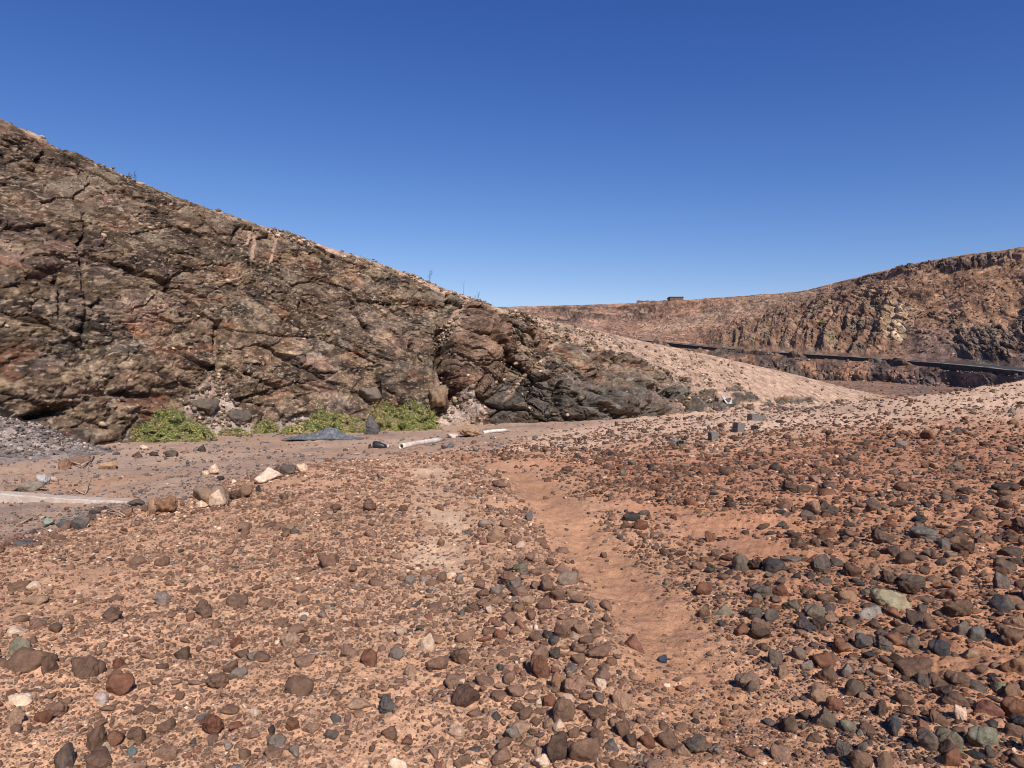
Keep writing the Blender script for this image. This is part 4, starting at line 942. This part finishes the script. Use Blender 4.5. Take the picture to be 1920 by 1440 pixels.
# loose rubble on the hillsides
def hill_scatter(Pg, wgt, n, wlo, whi, seed, colf):
    r = np.random.default_rng(seed); p = wgt.ravel() / wgt.sum(); idx = r.choice(p.size, n, p=p)
    q = Pg.reshape(-1, 3)[idx] + r.normal(0, .05, (n, 3)); u = r.random(n)
    wm_ = wlo * (whi / wlo) ** (u ** 2.2)
    return q, wm_, colf(r, n)
def cellarea(Pg):
    a = np.linalg.norm(np.gradient(Pg, axis=0), axis=-1) * np.linalg.norm(np.gradient(Pg, axis=1), axis=-1); return a / np.maximum(Pg[..., 1], 5) ** 1.3
wg = cellarea(HILLP) * (1 - .96 * HILLRK) * (HILLV < 1.03) * (HILLV > .02) * (1 - .75 * sstep(.88, .97, HILLV)) * (HILLHX > -150) * (.25 + sstep(-.1, .4, patch)) * (1 - .6 * fan) * (1 - .93 * np.clip(rock - fan, 0, 1)) * (1 - .93 * sstep(1000, 1150, HX) * (1 - rock)) * (1 - .8 * sstep(1350, 1450, HX))
cf = lambda r, n: np.array([(.16, .115, .08), (.11, .085, .065), (.30, .21, .145), (.21, .16, .12), (.5, .36, .25)])[r.choice(5, n, p=[.3, .25, .2, .15, .1])] * r.uniform(.8, 1.25, n)[:, None]
q, wq, cq = hill_scatter(HILLP, wg, 9000, .05, .38, 501, cf)
V, Fc, Cc = merge_stones(q[:, 0], q[:, 1], q[:, 2], wq, cq, D0, F0, 511, (6, 12, 20))
me = np_mesh('scree', V, Fc, Cc); o = link('scree', me, M_GRAVEL); tag(o, 'loose brown rubble on the left hillside and its sandy spur', 'rubble', kind='stuff')
wg = cellarea(PF) * ((TV < .95) | (TV > 3.08)) * (TV < 5.02) * (FX > 930) * (FX < 2000) * (.3 + sstep(-.1, .5, t2))
cf = lambda r, n: np.array([(.12, .085, .065), (.08, .06, .05), (.2, .13, .095), (.34, .25, .19)])[r.choice(4, n, p=[.4, .25, .25, .1])] * r.uniform(.8, 1.25, n)[:, None]
q, wq, cq = hill_scatter(PF, wg * (TV < 4.7), 7500, .2, .8, 521, cf)
V, Fc, Cc = merge_stones(q[:, 0], q[:, 1], q[:, 2], wq, cq, D0, F0, 531, (6, 12, 20))
me = np_mesh('rubble', V, Fc, Cc); o = link('rubble', me, M_GRAVEL); tag(o, 'loose dark rocks strewn over the far hill', 'rubble', kind='stuff')

# grey stone heap at the far left foot of the cliff
hp = empty('x', (0, 0, 0), 'x', 'x'); bpy.data.objects.remove(hp)
nx, ny = 150, 70
gxx, gyy = np.meshgrid(np.linspace(-21, -11.2, nx), np.linspace(17.0, 25.5, ny), indexing='ij')
mh = 2.2 * np.exp(-((gxx + 17.2) / 2.7) ** 2 - ((gyy - 21.0 - .35 * (gxx + 17.2)) / 1.7) ** 2)
mz = base_z(gxx, gyy) - .12 + mh * (1 + .25 * fbm(gxx * .8, gyy * .8, 4, 77)) + .03 * fbm(gxx * 5, gyy * 5, 3, 78)
mc = np.empty(gxx.shape + (3,)); mc[:] = (.27, .215, .185); mc *= (1 + .35 * fbm(gxx * 2, gyy * 2, 4, 79))[..., None]
me = np_mesh('stone_heap', np.stack([gxx, gyy, mz], -1).reshape(-1, 3), grid_faces(nx, ny), mc.reshape(-1, 3))
hp = link('stone_heap', me, M_HILL); tag(hp, 'grey gravelly scree bank at the left foot of the cliff', 'scree', kind='structure')
n = 24000; hx = rng.uniform(-21, -11.5, n); hy = rng.uniform(17.2, 25, n)
hh = 2.2 * np.exp(-((hx + 17.2) / 2.7) ** 2 - ((hy - 21.0 - .35 * (hx + 17.2)) / 1.7) ** 2)
m = rng.random(n) < sstep(.08, .5, hh); hx, hy, hh = hx[m], hy[m], hh[m]
i = np.clip(((hx + 21) / 9.8 * (nx - 1)).round().astype(int), 0, nx - 1); j = np.clip(((hy - 17) / 8.5 * (ny - 1)).round().astype(int), 0, ny - 1)
pal = np.array([(.14, .115, .10), (.20, .165, .145), (.36, .29, .245), (.08, .068, .062), (.50, .40, .33)])
V, Fc, Cc = merge_stones(hx, hy, mz[i, j], .03 * (6 ** rng.random(len(hx)) ** 2), pal[rng.choice(5, len(hx), p=[.28, .27, .18, .2, .07])], D0, F0, 541, (8, 14, 22), tiltm=.5)
me = np_mesh('loose_scree', V, Fc, Cc); o = link('loose_scree', me, M_GRAVEL); tag(o, 'loose grey stones covering the scree bank at left', 'rubble', kind='stuff')

# ================================================================== BUSHES
def leaf_mat(name, a, b_, c_):
    m, nt, b = new_mat(name)
    at_ = node(nt, 'ShaderNodeAttribute', attribute_name='albedo')
    nt.links.new(at_.outputs['Color'], b.inputs['Base Color'])
    b.inputs['Roughness'].default_value = .6; b.inputs['Specular IOR Level'].default_value = .3
    b.inputs['Subsurface Weight'].default_value = 0.0
    return m
M_LEAF = leaf_mat('leaf', 0, 0, 0)
def bush(pos, W, D, H, n, label, seed, green, yellow, dry, leaf=.042, lumps=None, group='green bushes at the foot of the cliff'):
    r = np.random.default_rng(seed); n = int(n * 1.9)
    e = empty('bush', pos, label, 'bush', group)
    if lumps is None:
        lumps = []
        for k in range(11):
            a = r.uniform(-1, 1); bq = r.uniform(-1, 1)
            lumps.append((a * W * .36, bq * D * .3, r.uniform(.16, .3) * W, H * r.uniform(.6, 1.0) * (1 - .45 * abs(a))))
    lp = np.array(lumps); ki = r.choice(len(lp), n, p=(lp[:, 2] ** 2) / (lp[:, 2] ** 2).sum())
    dirs = r.normal(size=(n, 3)); dirs[:, 2] = np.abs(dirs[:, 2]); dirs /= np.linalg.norm(dirs, axis=1, keepdims=True)
    rad_ = r.uniform(.55, 1.04, n) ** .5 * (1 + .14 * np.sin(dirs[:, 0] * 9 + ki) * np.cos(dirs[:, 1] * 8 + 2 * ki))
    c = np.stack([lp[ki, 0], lp[ki, 1], 0 * ki], 1) + dirs * np.stack([lp[ki, 2], lp[ki, 2] * D / W * 1.2, lp[ki, 3]], 1) * rad_[:, None]
    gap = fbm(c[:, 0] * 3.1 + seed, c[:, 2] * 3.6 + c[:, 1] * 2, 3, seed) > -.30 + .1 * np.sin(c[:, 0] * 5 + seed)
    c = c[gap]; dirs = dirs[gap]; n = len(c)
    nrm = dirs + r.normal(0, .55, (n, 3)); nrm /= np.linalg.norm(nrm, axis=1, keepdims=True)
    t = np.cross(nrm, r.normal(size=(n, 3))); t /= np.linalg.norm(t, axis=1, keepdims=True); b2_ = np.cross(nrm, t)
    L = leaf * r.uniform(.6, 1.35, n)[:, None]; Wd = L * .42
    fold = nrm * L * .18
    q = np.stack([c - t * L, c + b2_ * Wd + fold, c + t * L, c - b2_ * Wd + fold], 1).reshape(-1, 3)
    tone = fbm(c[:, 0] * 2.2, c[:, 2] * 3 + c[:, 1], 3, seed + 3)
    g1 = np.array((.185, .215, .050)); g2 = np.array((.33, .31, .095)); g3 = np.array((.30, .20, .115)); g4 = np.array((.085, .12, .03))
    pick = r.random(n) + .35 * tone
    col = np.where((pick < dry)[:, None], g3, np.where((pick < dry + yellow)[:, None], g2, np.where((pick > .93)[:, None], g4, g1)))
    col = col * np.array([1.15, 1.08, 1.25]) * r.uniform(.65, 1.35, n)[:, None]
    f = np.arange(4 * n).reshape(-1, 4)
    tri = np.concatenate([f[:, [0, 1, 2]], f[:, [0, 2, 3]]])
    me = np_mesh('foliage', q, tri, np.repeat(col, 4, 0), smooth=False); link('foliage', me, M_LEAF, e)
    bm = bmesh.new()
    for k in range(26):
        i0 = lp[r.integers(len(lp))]
        a = Vector((i0[0] * .6, i0[1] * .5, -.05)); d = Vector((i0[0] + r.normal(0, .3) * i0[2], i0[1] + r.normal(0, .3) * i0[2], i0[3] * r.uniform(.6, .95)))
        mdl = (a + d) / 2 + Vector((r.normal(0, .06), r.normal(0, .06), .08))
        tube(bm, [a, mdl, d], [.018, .012, .006], 5)
    bm_obj('stem', bm, M_TWIG, e, True)
    return e
def bush_at(px, py, wpx, hpx, label, seed, n, g=.5, yv=.25, dr_=.1, up=0, **kw):
    h = hit(px, py, 40); k = h.y / F
    return bush((h.x * (1 - .5 / h.y), h.y - .5, h.z - .05), wpx * k, wpx * k * .5, hpx * k, n, label, seed, g, yv, dr_, **kw)
bush_at(322, 824, 172, 52, 'biggest bright green bush at the foot of the cliff on the left', 61, 15000, yv=.22, dr_=.10,
        lumps=[(-1.2, -.1, .55, .62), (-.8, 0, .6, .75), (-.3, .1, .7, 1.15), (.15, .1, .75, 1.05), (.6, 0, .7, .85), (1.0, -.1, .6, .7), (1.35, -.1, .4, .5), (-.55, .45, .6, 1.3), (-.1, .5, .6, 1.35), (0, -.35, .8, .6), (.7, -.3, .7, .55)])
bush_at(437, 815, 62, 22, 'thin yellowing low bush right of the brightest bush', 62, 2600, yv=.45, dr_=.38, leaf=.05)
bush_at(500, 810, 66, 32, 'small dark green bush left of the long central bush', 63, 4200, yv=.22, dr_=.12, up=.6)
bush_at(560, 812, 70, 26, 'sparse yellow green bush between the small and the long bush', 64, 3200, yv=.5, dr_=.3, up=.35, leaf=.05)
bush_at(624, 811, 124, 44, 'long green bush behind the grey netting', 65, 9500, yv=.34, dr_=.12, up=.5,
        lumps=[(-1.0, 0, .45, .7), (-.6, .1, .55, 1.0), (-.55, .2, .35, 1.25), (-.1, 0, .6, .95), (.4, 0, .6, .9), (.9, 0, .5, .8), (1.2, -.1, .35, .6)])
bush_at(720, 806, 62, 72, 'taller yellow green bush climbing the rock behind the round bush', 66, 7000, yv=.42, dr_=.2, up=.9)
bush_at(778, 805, 84, 52, 'round dense green bush at the right end of the row', 67, 10500, yv=.25, dr_=.08, up=.1,
        lumps=[(-.55, 0, .6, 1.2), (-.1, 0, .75, 1.35), (.4, 0, .7, 1.15), (.75, -.05, .5, .8), (0, -.3, .8, .8), (-.6, -.2, .5, .7)])
def hillbush(px, py, Pg, label, W, seed):
    qx, qy = proj(Pg); m = (np.abs(qx - px) < 12) & (np.abs(qy - py) < 12); i = np.argmin((qx[m] - px) ** 2 + (qy[m] - py) ** 2); p = Pg[m][i]
    bush((p[0] - .3, p[1] - .6, p[2] - .1), W, W, W * .55, 700, label, seed, .5, .3, .1, leaf=.22, group='small bushes on the far hill')
hillbush(1541, 606, PF, 'small green bush higher on the dark gullied far hillside', 1.5, 71)
hillbush(1557, 634, PF, 'small green bush low on the far hillside just above the wall', 1.3, 72)
hillbush(1443, 611, PF, 'tiny green bush leftmost on the gullied far hillside', 1.1, 73)

# dry stalks standing on the skyline
def stalk(px, py, hpx, n, label, seed):
    r = random.Random(seed); qx = HILLHX[:, 469]; i = np.argmin(np.abs(qx - px)); p = Vector(HILLP[i, 469]) ; k = p.y / F
    e = empty('dry_plant', (p.x, p.y + .2, p.z - .15), label, 'plant', 'dry plants on the skyline'); bm = bmesh.new()
    for j in range(n):
        H = hpx * k * r.uniform(.6, 1.05); lx = r.uniform(-.25, .3) * H; ly = r.uniform(-.2, .2) * H; b0 = r.uniform(-.05, .05) * n
        pts = [(b0, 0, 0), (b0 + lx * .3, ly * .3, H * .45), (b0 + lx * .7, ly * .7, H * .8), (b0 + lx, ly, H)]
        tube(bm, pts, [.010, .008, .006, .004], 5)
        for q in range(3):
            t = r.uniform(.4, .9); a = Vector((b0 + lx * t * .9, ly * t, H * t)); tube(bm, [a, a + Vector((r.uniform(-.18, .18), r.uniform(-.1, .1), r.uniform(.1, .25)))], [.008, .004], 4)
    bm_obj('stem', bm, M_DRYSTALK, e, True)
stalk(245, 327, 22, 5, 'dry bushy plant on the steep upper skyline of the left hill', 1)
stalk(806, 528, 30, 3, 'pair of thin dry stalks on the skyline left of the tall stalk', 2)
stalk(868, 552, 46, 1, 'single tall thin stalk on the skyline above the crag', 3)
stalk(897, 563, 22, 3, 'short dry tuft on the skyline right of the tall stalk', 4)

# ================================================================== LITTER
# pale concrete strip at left
p0, p1 = hit(-260, 931), hit(250, 941)
e = link('concrete_strip', bpy.data.meshes.new('concrete_strip'), M_PALECONC); bm = bmesh.new(); n = 40
prev = None
dirv = (p1 - p0); nv = Vector((-dirv.y, dirv.x, 0)).normalized()
for i in range(n + 1):
    t = i / n; c = p0 + dirv * t; hgt = .16 * (1 - .85 * max(0, (t - .45) / .55)) + .006 * math.sin(i * 1.7); wd = .30
    c.z = float(base_z(c.x, c.y))
    ring = [bm.verts.new(c + nv * a + Vector((0, 0, b))) for a, b in ((-wd / 2, -.2), (-wd / 2 + .01, hgt - .02 + random.uniform(-.008, .008)), (-wd / 2 + .03, hgt), (wd / 2 - .03, hgt), (wd / 2, hgt - .02), (wd / 2, -.2))]
    if prev:
        for k in range(6): bm.faces.new((prev[k], prev[(k + 1) % 6], ring[(k + 1) % 6], ring[k]))
    else: bm.faces.new(ring)
    prev = ring
bm.faces.new(prev[::-1]); bmesh.ops.recalc_face_normals(bm, faces=bm.faces[:]); bm.to_mesh(e.data); bm.free()
tag(e, 'pale concrete strip half buried in the river bed at left', 'kerb')
# white pipes
def pipe(a, b, r, label):
    L = (b - a).length; e = empty('pipe', a, label, 'pipe', 'white pipes lying at the edge of the track'); d = (b - a).normalized()
    bm = bmesh.new(); n = 14
    pts = [d * (L * t) + Vector((0, 0, r * .55 + .015 * math.sin(3 * t))) for t in (0, .2, .4, .6, .8, 1)]
    o_ring = tube(bm, pts, r, n, cap=False); 
    i_ring = tube(bm, [pts[0], pts[0] + d * .5], r * .82, n, cap=False)
    for k in range(n): bm.faces.new((o_ring[0][k], o_ring[0][(k + 1) % n], i_ring[0][(k + 1) % n], i_ring[0][k]))
    bm.faces.new(i_ring[-1]); bm.faces.new(o_ring[-1])
    bm_obj('shell', bm, M_PIPE, e, True)
    bm = bmesh.new(); bmesh.ops.create_circle(bm, cap_ends=True, radius=r * .8, segments=14)
    q = d.to_track_quat('Z', 'Y')
    for v in bm.verts: v.co.rotate(q); v.co += pts[0] + d * .12
    bm_obj('bore_shade', bm, M_OPENING_SHADE, e)  # dark disc across the hollow end, painted shade of the pipe interior
pipe(hit(752, 840), hit(830, 827), .085, 'white pipe lying at an angle right of the black canister')
pipe(hit(905, 813), hit(950, 809), .07, 'shorter white pipe at the foot of the crag beyond the tan boulder')
# black canister
h = hit(712, 840); e = empty('canister', h, 'dented black plastic canister lying on the track left of the pipe', 'canister', rz=-.25)
bm = bmesh.new(); prof = [(-.20, .10, .17), (-.17, .13, .21), (-.05, .13, .19), (.06, .115, .15), (.16, .10, .12), (.19, .07, .09)]
prev = None
for xx, hw, ht in prof:
    ring = []
    for k in range(12):
        a = 2 * math.pi * k / 12; ca2, sa2 = math.cos(a), math.sin(a)
        ring.append(bm.verts.new((xx, hw * math.copysign(abs(ca2) ** .5, ca2), ht / 2 + ht / 2 * math.copysign(abs(sa2) ** .5, sa2))))
    if prev:
        for k in range(12): bm.faces.new((prev[k], prev[(k + 1) % 12], ring[(k + 1) % 12], ring[k]))
    else: bm.faces.new(ring)
    prev = ring
bm.faces.new(prev[::-1]); bm_obj('body', bm, M_BLACK, e, True)
bm = bmesh.new(); tube(bm, [(.19, 0, .06), (.26, 0, .055)], .045, 10); bm_obj('neck', bm, M_BLACK, e, True)
bm = bmesh.new(); tube(bm, [(.262, 0, .055), (.30, 0, .053)], .055, 12); bm_obj('cap', bm, M_PIPE, e, True)
h = hit(693, 840); place_stone(h, .13, .14, 'angular', 'black', name='plastic_lump', label='small black lump just left of the black canister', cat='litter')
# grey netting heaps
def net(c, W, D, H, label, seed, peak=(.55, .5), pw=.22):
    n, m_ = 60, 36; u, v = np.meshgrid(np.linspace(0, 1, n), np.linspace(0, 1, m_), indexing='ij')
    edge = np.clip(4 * u * (1 - u), 0, 1) ** .7 * np.clip(4 * v * (1 - v), 0, 1) ** .7
    pk = np.exp(-((u - peak[0]) / pw) ** 2) * .75 + np.exp(-((u - peak[0] + .25) / .3) ** 2) * .3
    xx = (u - .5) * W + .06 * fbm(u * 4, v * 4, 3, seed); yy = (v - .5) * D + .06 * fbm(u * 4 + 9, v * 4, 3, seed)
    fold = .16 * np.abs(fbm(u * 7 + v * 2, v * 3 - u * 2, 4, seed + 4)) + .05 * fbm(u * 16, v * 9, 3, seed + 6)
    zz = edge * (H * pk + fold) + .015
    me = np_mesh('net', np.stack([xx, yy, zz], -1).reshape(-1, 3), grid_faces(n, m_)); o = link('netting', me, M_NET)
    o.location = c; so_ = o.modifiers.new('thickness', 'SOLIDIFY'); so_.thickness = .012
    tag(o, label, 'netting', 'discarded grey netting'); return o
h = hit(606, 824); net((h.x, h.y + .1, h.z), 2.9, 1.0, .40, 'dark grey netting heaped in a peak before the long bush', 5, (.62, .5), .13)
h = hit(706, 810); k = h.y / F; place_stone(h + Vector((0, -.9, 0)), 27 * k, 31 * k, 'rough', (.10, .097, .098), 'boulder', idx=1, rz=.4, label='upright blue grey stone between the long bush and the round bush', cat='boulder', tilt=.1)
# hollow concrete blocks on the slope
def block(px, py, wpx, label, rz, ry=0., rx_=0., upright=False):
    h = hit(px, py, 40); k = h.y / F; sx = wpx * k
    e = empty('concrete_block', h, label, 'concrete block', 'concrete blocks on the slope')
    bm = bmesh.new(); W, Dp, H = (.25 if upright else .40, .20, .20)
    s_ = sx / (.20 if upright else .34)
    for (cx_, cy_, w_, d_) in ((0, -Dp / 2 + .015, W, .03), (0, Dp / 2 - .015, W, .03), (-W / 2 + .015, 0, .03, Dp - .064), (W / 2 - .015, 0, .03, Dp - .064), (0, 0, .03, Dp - .064)):
        box(bm, (cx_, cy_, H / 2), (w_, d_, H))
    for f in range(2): box(bm, ((f - .5) * (W / 2 - .015), 0, .008), (W / 2 - .05, Dp - .066, .012))
    bmesh.ops.bevel(bm, geom=bm.edges[:], offset=.006, segments=1, affect='EDGES')
    for v in bm.verts:
        v.co += Vector((random.gauss(0, .003), random.gauss(0, .003), random.gauss(0, .003))) + (Vector((0, 0, -.035)) if v.co.z > .15 and v.co.x > W * .3 else Vector())
    o = bm_obj('block', bm, M_CONC, e); o.scale = (s_, s_, s_)
    if rx_ > 1: o.scale = (s_ * .62, s_, s_ * 1.15); o.rotation_euler = (rx_, 0, rz); o.location = (0, 0, .1 * s_)
    elif upright: o.rotation_euler = (rx_, math.radians(90) + ry, rz); o.location = (0, 0, .125 * s_ - .05)
    else: o.rotation_euler = (rx_, ry, rz); o.location = (0, 0, -.06)
    return e
block(1378, 810, 17, 'grey concrete block on end in front of the cream stone', .3, .08, 0, True)
block(1412, 807, 15, 'smaller hollow block right of the cream stone', .3, 0, 1.5)
block(1418, 789, 26, 'grey block highest up the slope lying flat', .32, .06, .0)
block(1331, 826, 15, 'square grey block alone between the other blocks', .22, -.05, 0, True)
block(1277, 834, 14, 'leftmost concrete block standing with its hollow facing front', -.2, 0, 1.5)
h = hit(1262, 833); place_stone(h, .30, .18, 'angular', 'grey', name='block_fragment', label='broken grey lump touching the leftmost concrete block', cat='concrete lump')
# scrap of sheet metal on the spur
qx, qy = proj(HILLP); m = (np.abs(qx - 1367) < 15) & (np.abs(qy - 760) < 15); p = HILLP[m][np.argmin((qx[m] - 1367) ** 2 + (qy[m] - 760) ** 2)]
bm = bmesh.new(); n = 8
vv = [[bm.verts.new((i / n * .9 - .45, j * .3, .06 + .10 * math.sin(i * .9) * (j - .5) + .25 * j)) for j in range(3)] for i in range(n + 1)]
for i in range(n):
    for j in range(2): bm.faces.new((vv[i][j], vv[i + 1][j], vv[i + 1][j + 1], vv[i][j + 1]))
o = bm_obj('metal_sheet', bm, M_METAL, None, True); o.location = (p[0], p[1] - .3, p[2] + .02); o.rotation_euler = (0, .25, .5)
o.modifiers.new('thickness', 'SOLIDIFY').thickness = .012; tag(o, 'bent light grey metal sheet lying on the sandy spur', 'scrap')
# twigs
def twig(pix, r0, label, fork=None, lift=.03):
    pts = [hit(a, b) + Vector((0, 0, lift + (c if len(q) > 2 else 0))) for q in pix for a, b, c in [(q + (0,))[:3]]]
    o0 = pts[0].copy(); bm = bmesh.new(); tube(bm, [p - o0 for p in pts], [r0 * (1 - .6 * i / len(pts)) for i in range(len(pts))], 6, jit=.1)
    if fork is not None:
        fp = [hit(a, b) + Vector((0, 0, lift + .04)) - o0 for a, b in fork]; tube(bm, fp, [r0 * .6] * len(fp), 5)
    o = bm_obj('dead_branch', bm, M_TWIG, None, True); o.location = o0; tag(o, label, 'branch', 'dead branches on the river bed')
twig([(40, 986), (56, 977), (70, 971), (78, 968)], .012, 'straight thin stick on clean sand at left')
twig([(196, 954), (212, 960), (224, 966), (234, 972)], .018, 'long pale curved stick in front of the squared tan block')
twig([(200, 966), (212, 966), (222, 969), (230, 974)], .014, 'thin dark curved stick just below the long pale one')
twig([(152, 877), (164, 871), (172, 864), (176, 859)], .03, 'forked dead branch beside the low brown rock', [(150, 878), (140, 874), (130, 872)], .05)
twig([(160, 928), (164, 921), (166, 908, .1), (166, 900, .25)], .010, 'thin bare twig standing up behind the concrete strip')
twig([(132, 925), (142, 921), (152, 927), (158, 929)], .02, 'short broken branch lying behind the concrete strip')
twig([(708, 894), (718, 899), (728, 902)], .02, 'short whitish stick on the gravel below the canister')
twig([(664, 855), (676, 853), (684, 848)], .03, 'pale bent stick on the track left of the canister')
print('stones', len(stones), 'verts', sum(len(m.vertices) for m in bpy.data.meshes))
